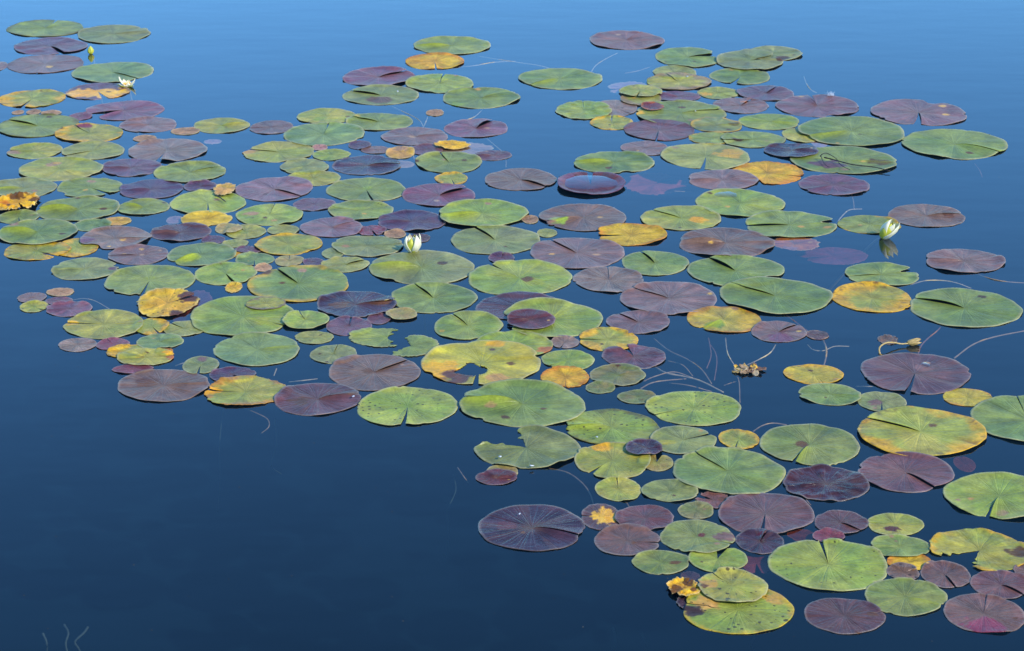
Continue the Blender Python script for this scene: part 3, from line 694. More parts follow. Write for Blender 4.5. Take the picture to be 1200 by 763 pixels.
159 233 338 372|30 5|YO|c=7 s=.55 rag=.05 p=35,.75,.4,BP p=300,.9,.3,BP L=1|bright golden yellow leaf with brown freckles and a torn mauve right end
1118 1143 535 553|90 1|GP4|z=-45|@sunken_leaf/sunken leaf;faint round leaf deep under the water at the right
183 203 408 416|0 4|O|rag=.15 L=-1|@leaf_fragment/leaf fragment;tiny orange leaf piece at the pointed yellow-green pad's far edge
1028 1053 392 404|340 4|GP4|rag=.14 c=4 s=.5|@leaf_fragment/leaf fragment;grey-brown leaf scrap behind the withered curled stalk
"""
PADS = []
for ln in PAD_TEXT.strip().splitlines():
    geo_, nt, pal, op, lab = ln.split('|')
    x0, x1, y0, y1 = (float(q) for q in geo_.split())
    na, ng = (float(q) for q in nt.split())
    PADS.append(dict(x0=x0, x1=x1, y0=y0, y1=y1, na=R(na), ng=R(ng), pal=pal.strip(), lab=lab.strip(), o=parse_opts(op)))

# stacking order: nearer pads lie over farther ones unless told otherwise
order = sorted(range(len(PADS)), key=lambda i: PADS[i]['y1'] + PADS[i]['o']['L'] * 30)
placed = []
for i in order:
    a = PADS[i]
    acx, acy, aw, ah = (a['x0'] + a['x1']) / 2, (a['y0'] + a['y1']) / 2, (a['x1'] - a['x0']) / 2, (a['y1'] - a['y0']) / 2
    under = []
    for j in placed:
        b = PADS[j]
        if b['o']['z'] < 0 or a['o']['z'] < 0: continue
        bcx, bcy, bw, bh = (b['x0'] + b['x1']) / 2, (b['y0'] + b['y1']) / 2, (b['x1'] - b['x0']) / 2, (b['y1'] - b['y0']) / 2
        d = sqrt(((acx - bcx) / (aw + bw)) ** 2 + ((acy - bcy) / (ah + bh)) ** 2)
        if d < .985: under.append(j)
    a['under'] = under
    placed.append(i)


for a in PADS:                                     # footprint on the water
    my = (a['y0'] + a['y1']) / 2; mx_ = (a['x0'] + a['x1']) / 2
    xa, xb = ground(a['x0'], my).x, ground(a['x1'], my).x
    ya, yb = ground(mx_, a['y1']).y, ground(mx_, a['y0']).y
    a['el'] = ((xa + xb) / 2, (ya + yb) / 2, (xb - xa) / 2, (yb - ya) / 2)


def lift(i, X, Y, depth=0):
    """how far pad i is pushed up at (X, Y) by the pads it lies on"""
    z = np.zeros_like(X)
    if depth > 7: return z
    for j in PADS[i]['under']:
        ex, ey, ea, eb = PADS[j]['el']
        e = np.hypot((X - ex) / ea, (Y - ey) / eb)
        s_ = e < 1.17
        if s_.any():
            z[s_] = np.maximum(z[s_], (lift(j, X[s_], Y[s_], depth + 1) + .0027) * (1 - smooth(.98, 1.17, e[s_])))
    return z


def build_pad(k, q):
    o = q['o']; pal = q['pal']
    rg = np.random.default_rng(1000 + k)
    if q['ng'] < R(10): q['ng'] *= .72 if o['f'] > -7 else .4
    w = q['x1'] - q['x0']
    nt, nr = (150, 24) if w > 84 else ((110, 18) if w > 50 else (76, 12))
    cxp, cyp = (q['x0'] + q['x1']) / 2, (q['y0'] + q['y1']) / 2
    zb = .0012
    if o['L'] <= -3: zb = -.006
    if o['z']: zb = o['z'] / 1000
    if o['L'] >= 1: zb += .002 if w > 60 else .0032
    X0 = ground(q['x0'], cyp, zb).x; X1 = ground(q['x1'], cyp, zb).x
    Yf = ground(cxp, q['y0'], zb).y; Yn = ground(cxp, q['y1'], zb).y
    rad = (X1 - X0) / 2
    # angles, denser next to the cut
    s = np.linspace(-1, 1, nt)
    u = .55 * s + .45 * np.sin(s * pi / 2)
    th = q['na'] + pi + (pi - q['ng']) * u                  # (nt,)
    dn = (pi - q['ng']) * (1 - np.abs(s * 1.0)) + 1e-6
    dn = (pi - q['ng']) * (1 - np.abs(u))                    # angle to the nearest edge of the cut
    rr = np.concatenate([[0.0], np.linspace(0, 1, nr + 1)[1:] ** .85])
    rr[-2] = .975
    ph = rg.random(8) * 6.28
    outl = 1 + .024 * np.sin(2 * th + ph[0]) + .019 * np.sin(3 * th + ph[1]) + .009 * np.sin(5 * th + ph[7]) + .008 * np.sin(7 * th + ph[2]) + .005 * np.sin(13 * th + ph[3])
    # lobes round off at the mouth of the cut
    if q['ng'] < R(40):
        outl = outl * (1 - (.035 + .55 * min(q['ng'], .2)) * np.exp(-(dn / .13) ** 2))
    if w > 40 and rg.random() < .45:
        for _ in range(int(rg.integers(1, 4))):
            o['b'].append((rg.uniform(0, 360), rg.uniform(.02, .075), rg.uniform(.025, .09)))
    ragv = o['rag'] + .006
    jag = NZ.fbm(th * 6 + k * 3.7, np.full_like(th, k * 1.3)) - .5
    jag2 = NZ(th * 19 + k * 1.7, np.full_like(th, k * 2.3)) - .5
    outl = outl * (1 + ragv * 1.6 * jag + ragv * 1.1 * jag2)
    for (ba, bd, bw_) in o['b']:
        da = (th - R(ba) + pi) % (2 * pi) - pi
        outl = outl * (1 - bd * np.exp(-(da / bw_) ** 4))
    # slight bend of the cut
    TH = th[None, :] + 0 * rr[:, None]
    bend = rg.uniform(-.10, .10)
    RR = rr[:, None] * outl[None, :]
    TH = TH + bend * (rr[:, None] - .3) * np.exp(-(dn / .7) ** 2)[None, :] * (1 if q['ng'] < R(20) else 0)
    if q['ng'] > R(20):                                        # torn side: jagged cut edges
        jj = (NZ(rr * 9 + k, np.full_like(rr, k * .7)) - .5)
        side = np.sign(u)[None, :]
        TH = TH + side * (jj[:, None] * .30) * np.exp(-(dn / .35) ** 2)[None, :]
    x = RR * np.cos(TH); y = RR * np.sin(TH)
    # fit to the measured outline
    ex = (x[-1].min(), x[-1].max()); ey = (y[-1].min(), y[-1].max())
    if q['ng'] > R(45):
        ex = (min(ex[0], 0), max(ex[1], 0)); ey = (min(ey[0], 0), max(ey[1], 0))
    sx = (X1 - X0) / (ex[1] - ex[0]); sy = (Yf - Yn) / (ey[1] - ey[0])
    cx = X0 - ex[0] * sx; cy = Yn - ey[0] * sy
    xs = x * sx; ys = y * sy
    r1 = rr[:, None] + 0 * x
    # height
    z = np.zeros_like(x)
    und = .65
    z += (.0024 * (rad / .1)) * (NZ(TH * 2.6 + k * 1.7, r1 * .6 + k) - .5) * smooth(.05, .8, r1)
    rim = r1 ** 3
    z += und * .0016 * rim * (rad / .1) * (.6 + .4 * np.sin(2 * TH + ph[4]))
    z += und * .0018 * (rad / .1) * r1 ** 2 * np.sin(3 * TH + ph[5]) * rg.uniform(.3, 1)
    z += und * .0011 * (rad / .1) * rim * np.sin(8 * TH + ph[6]) * rg.uniform(.2, 1)
    z -= .0012 * np.exp(-(r1 / .13) ** 2)
    # shallow valley opposite the cut
    da = (TH - (q['na'] + pi) + pi) % (2 * pi) - pi
    z -= .0022 * (rad / .1) * np.exp(-(da * (r1 + .05) / .13) ** 2) * r1 * rg.uniform(.3, 1.2)
    if o['f']:
        H = abs(o['f']) / 1000 * min(1.0, rad / .09 + .25)
        sgn = 1 if o['f'] > 0 else -1
        sidew = (u[None, :] * sgn < 0)
        prof = np.sin(np.clip(r1, 0, 1) ** .8 * pi * .93) ** 1.0
        d1 = dn[None, :] * (r1 + .12)
        ridge = abs(cos(q['na'])) > .8 and sgn > 0
        if sgn < 0: H *= .5
        z += np.where(sidew, H * prof * np.exp(-(d1 / .15) ** 1.25), H * (.8 if ridge else -.05) * prof * np.exp(-(d1 / (.12 if ridge else .2)) ** (1.25 if ridge else 2)))
    if rg.random() < .6:                                       # parts of the rim curl up
        cu = np.clip(NZ(np.cos(th) * 1.9 + k * 2.1, np.sin(th) * 1.9 + k * 1.3) - .58, 0, 1) / .42
        z += rg.uniform(.002, .007) * (rad / .11) * cu[None, :] * smooth(.66, 1.0, r1) ** 1.5
    if o['cup']:
        z += o['cup'] / 1000 * smooth(.62, 1, r1) * (.75 + .25 * np.sin(2 * TH + 1))
    if o['c']:
        z += o['c'] / 1000 * .9 * (NZ.fbm(x * 2.6 + k, y * 2.6 + 5) - .45) * np.clip(r1 * 1.6, 0, 1)
        z += o['c'] / 1000 * .5 * (NZ(x * 6 + k, y * 6 + 5) - .5) * np.clip(r1 * 1.6, 0, 1)
    z = np.maximum(z, -.0009) if zb > 0 else z * .5
    if zb > 0: z += lift(k, (xs + cx).ravel(), (ys + cy).ravel()).reshape(z.shape)
    # pigment
    ca, cb = PALL[pal]
    n1 = NZ.fbm(x * 1.7 + k * 5.1, y * 1.7 + k * 2.2)
    mixf = smooth(.3, .7, n1)[..., None]
    C = ca * (1 - mixf) + cb * mixf
    n2 = NZ.fbm(x * 4.5 + k * 1.1, y * 4.5 - k * 3.2)
    C = C * (1 + .65 * (n2 - .5))[..., None]
    sect = NZ(TH * 3.2 + k, np.full_like(TH, k * 1.9))
    C = C * (1 + .36 * (sect - .5))[..., None]
    C = C * (1 + rg.uniform(-.10, .10))
    fam = pad_family(pal)
    cen = np.exp(-(r1 / .2) ** 2)[..., None] * rg.uniform(.1, .5)
    cencol = np.array([.22, .30, .07]) if fam is M_GREEN else np.array([.20, .13, .08])
    C = C * (1 - cen) + cencol * cen
    if fam is M_PURPLE or fam is M_WET:                         # browner fans of vein between the violet
        bz = smooth(.55, .8, NZ(TH * 5 + k * 2, r1 * 1.2 + k))[..., None] * .28
        C = C * (1 - bz) + np.array([.16, .085, .06]) * bz
    lum = (C @ np.array([.3, .55, .15]))[..., None]
    ds = .13 if fam is M_GREEN else (.03 if fam is M_DRY else .30)
    C = C * (1 - ds) + lum * ds * np.array([1.04, 1.0, .92])
    C = np.clip(C * PIG[0 if fam is M_GREEN else (2 if fam is M_DRY else 1)], .004, .9)
    PD = PIG[2]
    ne = NZ.fbm(x * 5 + k, y * 5 + 2 * k)
    lown = NZ(np.cos(TH) * 1.6 + k + 3, np.sin(TH) * 1.6 + k)
    if o['e'] is not None:
        c0 = PALL[o['e'][0]][0] * .5 + PALL[o['e'][0]][1] * .5
        c0 = c0 * PD * .8 + .2 * C
        am = o['e'][1]
        lowf = NZ(np.cos(TH) * 1.6 + k + 3, np.sin(TH) * 1.6 + k)
        wd = am * 1.25 * smooth(.22, .85, lowf) + .03
        m = smooth(1 - wd, 1.06 - wd * .3, r1 + (ne - .5) * (.2 + .5 * am))[..., None] * min(.95, .55 + am)
        br = (smooth(.6, .72, NZ.fbm(x * 11 + k, y * 11 + 3 * k)) * smooth(.55, 1, r1) * min(1, am * 2.2))[..., None] * .7
        C = C * (1 - m) + c0 * (.7 + .6 * n2[..., None]) * m
        C = C * (1 - br) + np.array([.13, .06, .03]) * br
    elif fam is M_GREEN or fam is M_DRY:
        m = smooth(.93, .99, r1)[..., None] * .6 * (.45 + .8 * lown)[..., None]
        C = C * (1 - m) + np.array([.52, .44, .22]) * m
    else:
        m = smooth(.945, .995, r1)[..., None] * .38 * (.3 + 1.0 * lown)[..., None]
        C = C * (1 - m) + np.array([.42, .34, .27]) * m
    if w > 40:
        for _ in range(int(rg.integers(0, 4))):
            if rg.random() < .6:
                o['p'].append((rg.uniform(0, 6.28), rg.uniform(.25, .98), rg.uniform(.05, .11), str(rg.choice(['B', 'T', 'YT', 'B']))))
    for (pa, pr, pz, pc) in o['p']:  # lime patches beside a fold paint the brighter light on its lobe
        pxx, pyy = pr * cos(pa), pr * sin(pa)
        d = np.hypot(x - pxx, y - pyy) / pz + (NZ.fbm(x * 6 + k, y * 6 + k * 3) - .5) * 1.1
        m = smooth(1.0, .72, d)[..., None] * .93
        ca2, cb2 = PALL[pc]
        pf_ = pad_family(pc); pg_ = PIG[0 if pf_ is M_GREEN else (2 if pf_ is M_DRY else 1)]
        ca2, cb2 = ca2 * pg_, cb2 * pg_
        C = C * (1 - m) + (ca2 * (1 - mixf) + cb2 * mixf) * (.85 + .3 * n2[..., None]) * m
    if q['ng'] < R(20) and abs(o['f']) >= 5 and fam is M_GREEN:   # lime tint paints the brighter, sheen-free light on the raised lobe beside the cut
        lobe_light = (np.where((u[None, :] * (1 if o['f'] > 0 else -1) < 0), 1, 0) * np.exp(-(dn[None, :] * (r1 + .12) / .22) ** 2) * smooth(.05, .3, r1))[..., None]
        lobe_light = lobe_light * (.7 if o['f'] > 0 else .35)
        C = C * (1 - lobe_light) + np.array([.34, .37, .018]) * lobe_light
    if zb < -.006: C = C * np.array([1.0, .36, .30]) if pal != 'O' else C * np.array([1.2, .75, .5])
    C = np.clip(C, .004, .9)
    sp = np.clip(o['s'] * (.35 + 1.3 * NZ(x * 2 + k * 3, y * 2 + k)), 0, 1)
    if o['s'] == 0: sp = .16 * smooth(.62, .9, NZ(x * 2 + k * 3, y * 2 + k))
    # mesh
    nR = nr + 1
    idx = lambda i, j: 1 + (i - 1) * nt + j
    verts = np.zeros((1 + nr * nt, 3))
    verts[0] = (0, 0, z[0, 0])
    verts[1:, 0] = xs[1:].ravel(); verts[1:, 1] = ys[1:].ravel(); verts[1:, 2] = z[1:].ravel()
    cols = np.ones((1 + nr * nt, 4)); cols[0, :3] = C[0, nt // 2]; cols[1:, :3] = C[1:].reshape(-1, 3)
    spk = np.zeros(1 + nr * nt); spk[1:] = sp[1:].ravel()
    uvs = np.zeros((1 + nr * nt, 2)); uvs[1:, 0] = (TH[1:] / (2 * pi)).ravel(); uvs[1:, 1] = r1[1:].ravel()
    uvs[0] = (th[nt // 2] / (2 * pi), 0)
    faces = []
    for j in range(nt - 1):
        faces.append((0, idx(1, j), idx(1, j + 1)))
    for i in range(1, nr):
        for j in range(nt - 1):
            faces.append((idx(i, j), idx(i + 1, j), idx(i + 1, j + 1), idx(i, j + 1)))
    for (ha, hr, hs) in o['h']:
        hd = np.hypot(x - hr * cos(R(ha)), (y - hr * sin(R(ha)))) / hs + (NZ.fbm(x * 5 + k, y * 5 + 8) - .5) * .9
        gone = np.zeros(len(verts), bool); gone[1:] = (hd[1:] < 1).ravel()
        faces = [f for f in faces if not all(gone[v] for v in f)]
        keep = np.zeros(len(verts), bool)
        for f in faces: keep[list(f)] = True
        mp_ = np.cumsum(keep) - 1
        faces = [tuple(int(mp_[v]) for v in f) for f in faces]
        verts, cols, spk, uvs = verts[keep], cols[keep], spk[keep], uvs[keep]
        x = None
        break
    me = bpy.data.meshes.new('lily_pad')
    me.from_pydata(verts.tolist(), [], faces)
    me.polygons.foreach_set('use_smooth', [True] * len(me.polygons))
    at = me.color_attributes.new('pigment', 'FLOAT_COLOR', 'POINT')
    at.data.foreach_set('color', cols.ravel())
    a2 = me.attributes.new('speckle', 'FLOAT', 'POINT'); a2.data.foreach_set('value', spk)
    ul = me.uv_layers.new(name='polar')
    li = np.zeros(len(me.loops), dtype=int); me.loops.foreach_get('vertex_index', li)
    ul.data.foreach_set('uv', uvs[li].ravel())
    me.materials.append(fam); me.materials.append(M_UNDER)
    me.update()
    nm, cat = 'lily_pad', 'lily pad'
    if q['lab'][0] == '@':
        hd_, q['lab'] = q['lab'][1:].split(';'); nm, cat = hd_.split('/')
    elif o['L'] <= -3: nm, cat = 'sunken_leaf', 'sunken leaf'
    ob = bpy.data.objects.new(nm, me); COL.objects.link(ob)
    ob.location = (cx, cy, zb)
    so_ = ob.modifiers.new('thickness', 'SOLIDIFY'); so_.thickness = .0007 if w > 50 else .0006; so_.offset = -1
    so_.material_offset = 1; so_.material_offset_rim = 0
    grp = {'lily_pad': 'lily pads floating on the pond', 'sunken_leaf': 'sunken leaves under the water', 'leaf_fragment': 'loose leaf pieces among the pads',
           'curled_leaf': 'curled dead leaves'}[nm]
    tag(ob, q['lab'], cat, grp)
    q['ob'] = ob; q['rad'] = rad; q['sx'] = sx; q['sy'] = sy
    return ob


for k, q in enumerate(PADS):
    build_pad(k, q)


def pad(words):
    for q in PADS:
        if words in q['lab']: return q
    raise KeyError(words)


M_PUDDLE_T = NT('rain_puddle')
_ge = M_PUDDLE_T.n('NewGeometry'); _dt = M_PUDDLE_T.n('VectorMath', _operation='DOT_PRODUCT')
M_PUDDLE_T.l(_ge.outputs['Normal'], _dt.inputs[0]); M_PUDDLE_T.l(_ge.outputs['Incoming'], _dt.inputs[1])
_fo = M_PUDDLE_T.math('ADD', M_PUDDLE_T.math('MULTIPLY', M_PUDDLE_T.math('POWER', M_PUDDLE_T.math('SUBTRACT', 1.0, M_PUDDLE_T.math('ABSOLUTE', _dt.outputs['Value'])), 5.0), .98), .02)
_g = M_PUDDLE_T.n('BsdfGlossy', Roughness=.01); _g.inputs[0].default_value = (1, 1, 1, 1)
_t = M_PUDDLE_T.n('BsdfTransparent'); _t.inputs[0].default_value = (.8, .82, .85, 1)
_m = M_PUDDLE_T.n('MixShader')
M_PUDDLE_T.l(_fo, _m.inputs[0]); M_PUDDLE_T.l(_t.outputs[0], _m.inputs[1]); M_PUDDLE_T.l(_g.outputs[0], _m.inputs[2])
M_PUDDLE_T.l(_m.outputs[0], M_PUDDLE_T.out.inputs[0])
M_PUDDLE = M_PUDDLE_T.m
M_BROWN = simple('withered_petal', (.16, .085, .05), .6, .4, 90)


def puddle(q, pcx, pcy, pw, ph, z, seed):
    """water lying in the hollow of a pad, a child of the pad"""
    g = ground(pcx, pcy, q['ob'].location.z)
    a = (ground(pcx + pw / 2, pcy, .004).x - ground(pcx - pw / 2, pcy, .004).x) / 2
    b = (ground(pcx, pcy - ph / 2, .004).y - ground(pcx, pcy + ph / 2, .004).y) / 2
    V = [(0, 0, z)]; Fc = []
    N = 40
    for rr_, zz in ((.8, z), (1.0, z - .0012)):
        for i in range(N):
            t = 2 * pi * i / N
            w_ = rr_ * (1 + .08 * sin(2 * t + seed) + .06 * sin(3 * t + 2 * seed) + .03 * sin(7 * t))
            V.append((a * w_ * cos(t), b * w_ * sin(t), zz))
    for i in range(N):
        j = (i + 1) % N
        Fc.append((0, 1 + i, 1 + j)); Fc.append((1 + i, 1 + N + i, 1 + N + j, 1 + j))
    o = mesh_obj('puddle', V, Fc, M_PUDDLE, q['ob'])
    o.location = (g.x - q['ob'].location.x, g.y - q['ob'].location.y, 0)
    return o


puddle(pad('upturned maroon'), 692, 215, 62, 17, .0045, 1)
puddle(pad('puddle on its far side'), 851, 228, 26, 8, .0016, 2)
puddle(pad('water bead'), 1085, 428, 9, 6, .0022, 3)


# ------------------------------------------------------------------ flowers
def petal(name, parent, mat, L, wd, azd, r0, r1, tipr, zb, cup=.35, bulge=.25, tipp=.7, th=.0009, lean=0.0):
    """a pointed spoon shaped petal standing at azimuth azd (degrees, 270 = towards the viewer)"""
    a = R(azd)
    rd = Vector((cos(a), sin(a), 0)); tg = Vector((-sin(a), cos(a), 0))
    ns, nt_ = 14, 9
    V = []; Fc = []
    for i in range(ns + 1):
        s = i / ns
        w_ = wd * (sin(pi * min(1, s * .97 + .03) ** tipp) ** .75) * .5 + .0004 * (1 - s)
        rad_ = r0 * (1 - s) ** 2 + 2 * r1 * s * (1 - s) + tipr * s * s
        for j in range(nt_):
            t = -1 + 2 * j / (nt_ - 1)
            p = rd * (rad_ - cup * w_ * t * t * 1.0 + .0006 * sin(9 * s + 3 * t)) + tg * (w_ * t + lean * s * s * L) + Vector((0, 0, zb + L * s * (1 - .03 * t * t)))
            V.append(p)
    for i in range(ns):
        for j in range(nt_ - 1):
            Fc.append((i * nt_ + j, i * nt_ + j + 1, (i + 1) * nt_ + j + 1, (i + 1) * nt_ + j))
    o = mesh_obj(name, V, Fc, mat, parent)
    m = o.modifiers.new('thickness', 'SOLIDIFY'); m.thickness = th; m.offset = -1
    return o


def stamens(parent, h, rad_, zb):
    V = []; Fc = []
    for k in range(26):
        a = k * 2.4; r_ = rad_ * sqrt((k + .5) / 26)
        x, y = r_ * cos(a), r_ * sin(a)
        hh = h * (1 - .3 * random.random())
        b = len(V)
        for i in range(4):
            t = pi / 2 * i
            V.append((x + .0009 * cos(t), y + .0009 * sin(t), zb)); V.append((x * 1.25 + .0005 * cos(t), y * 1.25 + .0005 * sin(t), zb + hh))
        for i in range(4):
            j = (i + 1) % 4
            Fc.append((b + 2 * i, b + 2 * j, b + 2 * j + 1, b + 2 * i + 1))
        Fc.append((b + 1, b + 3, b + 5, b + 7))
    return mesh_obj('stamens', V, Fc, M_PETAL_IN, parent)


def stalk_below(parent, dx, dy):
    return tube('stalk', [(0, 0, .004), (dx * .3, dy * .3, -.05), (dx, dy, -.3)], .003, .003, M_STRAND, parent)


# upright half open flower in the middle
fl = empty('water_lily_flower', ground(484, 295.5))
tag(fl, 'upright half-open white water lily with a yellow-green sepal, middle of the cluster', 'flower', 'water lily flowers')
petal('sepal', fl, M_SEPAL, .038, .026, 252, .008, .029, .010, 0, .42, tipp=.8)
petal('sepal', fl, M_SEPAL, .040, .022, 75, .008, .026, .012, 0, .42)
petal('petal', fl, M_PETAL, .042, .027, 200, .008, .032, .014, 0, .40, tipp=.65)
petal('petal', fl, M_PETAL, .048, .026, 312, .008, .032, .016, 0, .40, lean=-.05, tipp=.62)
petal('petal', fl, M_PETAL, .045, .026, 20, .008, .028, .016, 0, .40, tipp=.65)
petal('petal', fl, M_PETAL, .043, .026, 130, .007, .024, .012, 0, .40, tipp=.65)
petal('petal', fl, M_PETAL, .040, .024, 225, .006, .023, .009, 0, .40, tipp=.65)
petal('petal', fl, M_PETAL, .041, .024, 290, .005, .020, .006, .001, .40, tipp=.65)
stamens(fl, .02, .008, .004)
stalk_below(fl, .03, .1)

# tilted, half open flower at the right
fl = empty('water_lily_flower', ground(1034, 279))
tag(fl, 'tilted yellow-green and white half-open lily bud with its reflection, right side', 'flower', 'water lily flowers')
fl.rotation_euler = (R(4), R(27), 0)
petal('sepal', fl, M_SEPAL, .047, .024, 255, .007, .026, .009, 0, .45, tipp=.85)
petal('sepal', fl, M_SEPAL, .047, .022, 165, .007, .025, .010, 0, .42)
petal('sepal', fl, M_SEPAL, .046, .022, 60, .007, .022, .008, 0, .42)
petal('petal', fl, M_PETAL, .052, .023, 215, .006, .026, .010, .001, .4, tipp=.65)
petal('petal', fl, M_PETAL, .053, .024, 318, .007, .029, .020, 0, .4, tipp=.65)
petal('petal', fl, M_PETAL, .052, .022, 285, .006, .022, .014, 0, .4, tipp=.65)
petal('petal', fl, M_PETAL, .053, .022, 20, .006, .026, .020, 0, .4, tipp=.65)
petal('petal', fl, M_PETAL, .051, .022, 100, .006, .020, .010, 0, .4, tipp=.65)
stamens(fl, .02, .008, .004)
stalk_below(fl, -.03, .1)

# open flower at the far left
fl = empty('water_lily_flower', ground(149, 101.5))
tag(fl, 'small open white water lily lying low on the water, far left corner', 'flower', 'water lily flowers')
fl.rotation_euler = (R(0), R(0), 0)
for a_, L_, tp in ((178, .033, .027), (212, .013, .030), (255, .012, .026), (290, .016, .020), (352, .025, .030), (30, .018, .03), (85, .017, .020), (128, .020, .022)):
    petal('petal', fl, M_PETAL, L_, .015, a_, .004, .026, tp * .85, 0, .4)
for a_ in (195, 240, 325, 60):
    petal('sepal', fl, M_SEPAL, .010, .014, a_, .004, .022, .028, -.002, .3)
stamens(fl, .012, .010, .002)
stalk_below(fl, .02, .1)

# closed bud
fl = empty('water_lily_bud', ground(106.5, 63.5))
tag(fl, 'closed green water lily bud standing on open water, far left corner', 'flower bud')
for a_ in (265, 355, 85, 175):
    petal('sepal', fl, M_SEPAL, .026, .018, a_, .004, .014, .0005, 0, .5, tipp=.8)
stalk_below(fl, .02, .1)


# ------------------------------------------------------------------ stalks in the water
def strand(pts, label, zs=-.0004, r=.0021, mat=None, z1=None):
    n_ = len(pts)
    z1 = zs if z1 is None else z1
    if -.055 < zs < -.005: zs *= .45
    r *= .7
    sd_ = len(label) * 1.3
    P = [ground(x, y, zs + (z1 - zs) * i / (n_ - 1) - .0010 - .0010 * sin(i * 1.1 + sd_) - .010 * abs(2 * i / (n_ - 1) - 1) ** 5) for i, (x, y) in enumerate(pts)]
    base = P[0].copy()
    o = tube('water_lily_stalk', [p - base for p in P], r, r * .8, mat or M_STRAND, None)
    o.location = base
    tag(o, label, 'stalk', 'stalks trailing just under the water')
    return o


SP, SR = M_STRAND_PALE, M_STRAND_RED
M_DEEP = simple('stalk_deep', (.11, .10, .06), .6, .5, 60)
strand([(560, 66), (585, 70), (612, 74), (632, 77), (650, 82)], 'pale stalk trailing from the farthest middle green pad to the lone green one', mat=SP)
strand([(536, 79), (556, 77), (580, 73), (604, 72)], 'pale stalk trailing right from the orange-rimmed yellow pad', mat=SP)
strand([(692, 86), (698, 77), (710, 69), (724, 62)], 'pale stalk between the lone green pad and the farthest reddish brown one', mat=SP)
strand([(732, 86), (748, 83), (766, 77)], 'faint pale stalk left of the grey-green wide-notched pad', zs=-.02)
strand([(453, 122), (470, 130), (485, 137), (493, 143), (496, 149)], 'long arm of the forked pale stalk beyond the grey-mauve oval', mat=SP)
strand([(496, 149), (499, 143), (502, 135)], 'short arm of the forked pale stalk, under the tiny pale brown pad', mat=SP)
strand([(531, 147), (545, 141), (556, 137), (566, 128)], 'pale stalk at the far side of the bright violet pad', mat=SP)
strand([(566, 159), (577, 168), (589, 178)], 'pale stalk between the bright violet pad and the pointed violet leaf', mat=SP)
strand([(593, 184), (593, 196)], 'short stalk hanging from the tip of the pointed violet leaf', mat=SP, r=.0016)
strand([(482, 168), (484, 180), (486, 190)], 'short upright stalk beside the faint pink triangular leaf', mat=SP)
strand([(942, 90), (945, 98), (950, 105), (957, 109)], 'curved pale stalk beyond the split purple pad', mat=SP)
strand([(998, 228), (1000, 236), (1001, 246)], 'short kinked stalk under the purple pad below the twig', zs=-.012)
strand([(980, 262), (988, 252), (996, 246), (1010, 245)], 'pale stalk rising beside the green pad behind the half-open bud', mat=SP)
strand([(1066, 334), (1085, 329), (1105, 329), (1122, 332), (1138, 338)], 'tan stalk arching behind the large smooth green pad', mat=SP)
strand([(1140, 319), (1155, 325), (1178, 330), (1206, 332)], 'tan stalk trailing from the notched grey-mauve pad to the right border')
strand([(1075, 418), (1079, 406), (1087, 397), (1098, 388), (1104, 381)], 'reddish stalk joining the dusky purple pad and the large smooth green one', mat=SR, r=.0026)
strand([(1118, 420), (1140, 404), (1165, 395), (1205, 387)], 'tan stalk running from the dusky purple pad to the right border', r=.0026)
strand([(916, 367), (930, 376), (946, 388)], 'reddish stalk between the widest green pad and the tiny brown-red oval', mat=SR, r=.0026)
strand([(766, 397), (784, 411), (805, 421), (822, 433), (834, 450)], 'tan stalk, farthest of the tangle beyond the speckled green pad', r=.0024)
strand([(764, 428), (780, 437), (800, 441), (822, 447), (848, 460)], 'thick tan stalk through the middle of the tangle', r=.003, mat=SP)
strand([(750, 456), (763, 449), (780, 446), (804, 444)], 'tan stalk at the near left end of the tangle', r=.0022)
strand([(754, 447), (768, 441), (790, 436), (812, 443)], 'thin tan stalk crossing the middle of the tangle', r=.002)
strand([(784, 449), (808, 452), (834, 459)], 'faint near stalk of the tangle by the speckled green pad', zs=-.02, r=.002)
strand([(782, 423), (800, 428), (812, 441)], 'faint far stalk inside the tangle', zs=-.025, r=.002)
strand([(830, 396), (832, 406), (833, 418), (828, 432)], 'reddish grass-like stalk standing over the tangle', zs=-.02, r=.0022, mat=SR)
strand([(832, 404), (838, 413), (840, 425), (837, 446)], 'second reddish stalk bowed to the right over the tangle', zs=-.02, r=.0022, mat=SR)
strand([(850, 396), (852, 412), (856, 421), (862, 430)], 'pale stalk from the orange-rimmed pad to the withered flower', mat=SP)
strand([(910, 402), (903, 413), (890, 421), (875, 428)], 'pale stalk from the purple-centred pad to the withered flower', mat=SP)
strand([(862, 438), (866, 448), (867, 472)], 'stalk hanging from the withered flower toward the viewer', zs=-.01, r=.0022)
strand([(848, 452), (856, 449), (863, 447)], 'thin side shoot left of the stalk under the withered flower', zs=-.02, r=.0016)
strand([(964, 398), (968, 408), (968, 418), (965, 430)], 'thick brown stalk above the plain golden-green oval', r=.0032)
strand([(946, 404), (953, 410), (965, 411), (978, 406), (995, 406)], 'thin pale stalk crossing the thick brown one', zs=-.014, r=.0018, mat=SP)
strand([(882, 506), (893, 499), (906, 496), (922, 498)], 'pale stalk arching behind the bronze-centred green pad', r=.002)
strand([(642, 549), (665, 554), (682, 566), (692, 580), (696, 594)], 'olive stalk curving down to the yellow-blotched brown pad', zs=-.012, r=.0022)
strand([(731, 585), (738, 595)], 'short stalk between the round yellow-green pad and the maroon-mauve one', r=.0022)
strand([(1003, 453), (1018, 453), (1033, 453)], 'thin pale stalk between the right-slit green pad and the dusky purple one', r=.0016, mat=SP)
strand([(925, 575), (929, 588), (932, 593)], 'pale stalk below the wrinkled blackish purple pad', r=.002)
strand([(938, 575), (945, 586), (950, 592)], 'green-brown stalk hanging from the wrinkled blackish purple pad', r=.002)
strand([(84, 352), (98, 350), (112, 353), (128, 362)], 'thin pale stalk right of the small cluster on the left', r=.0014, mat=SP)
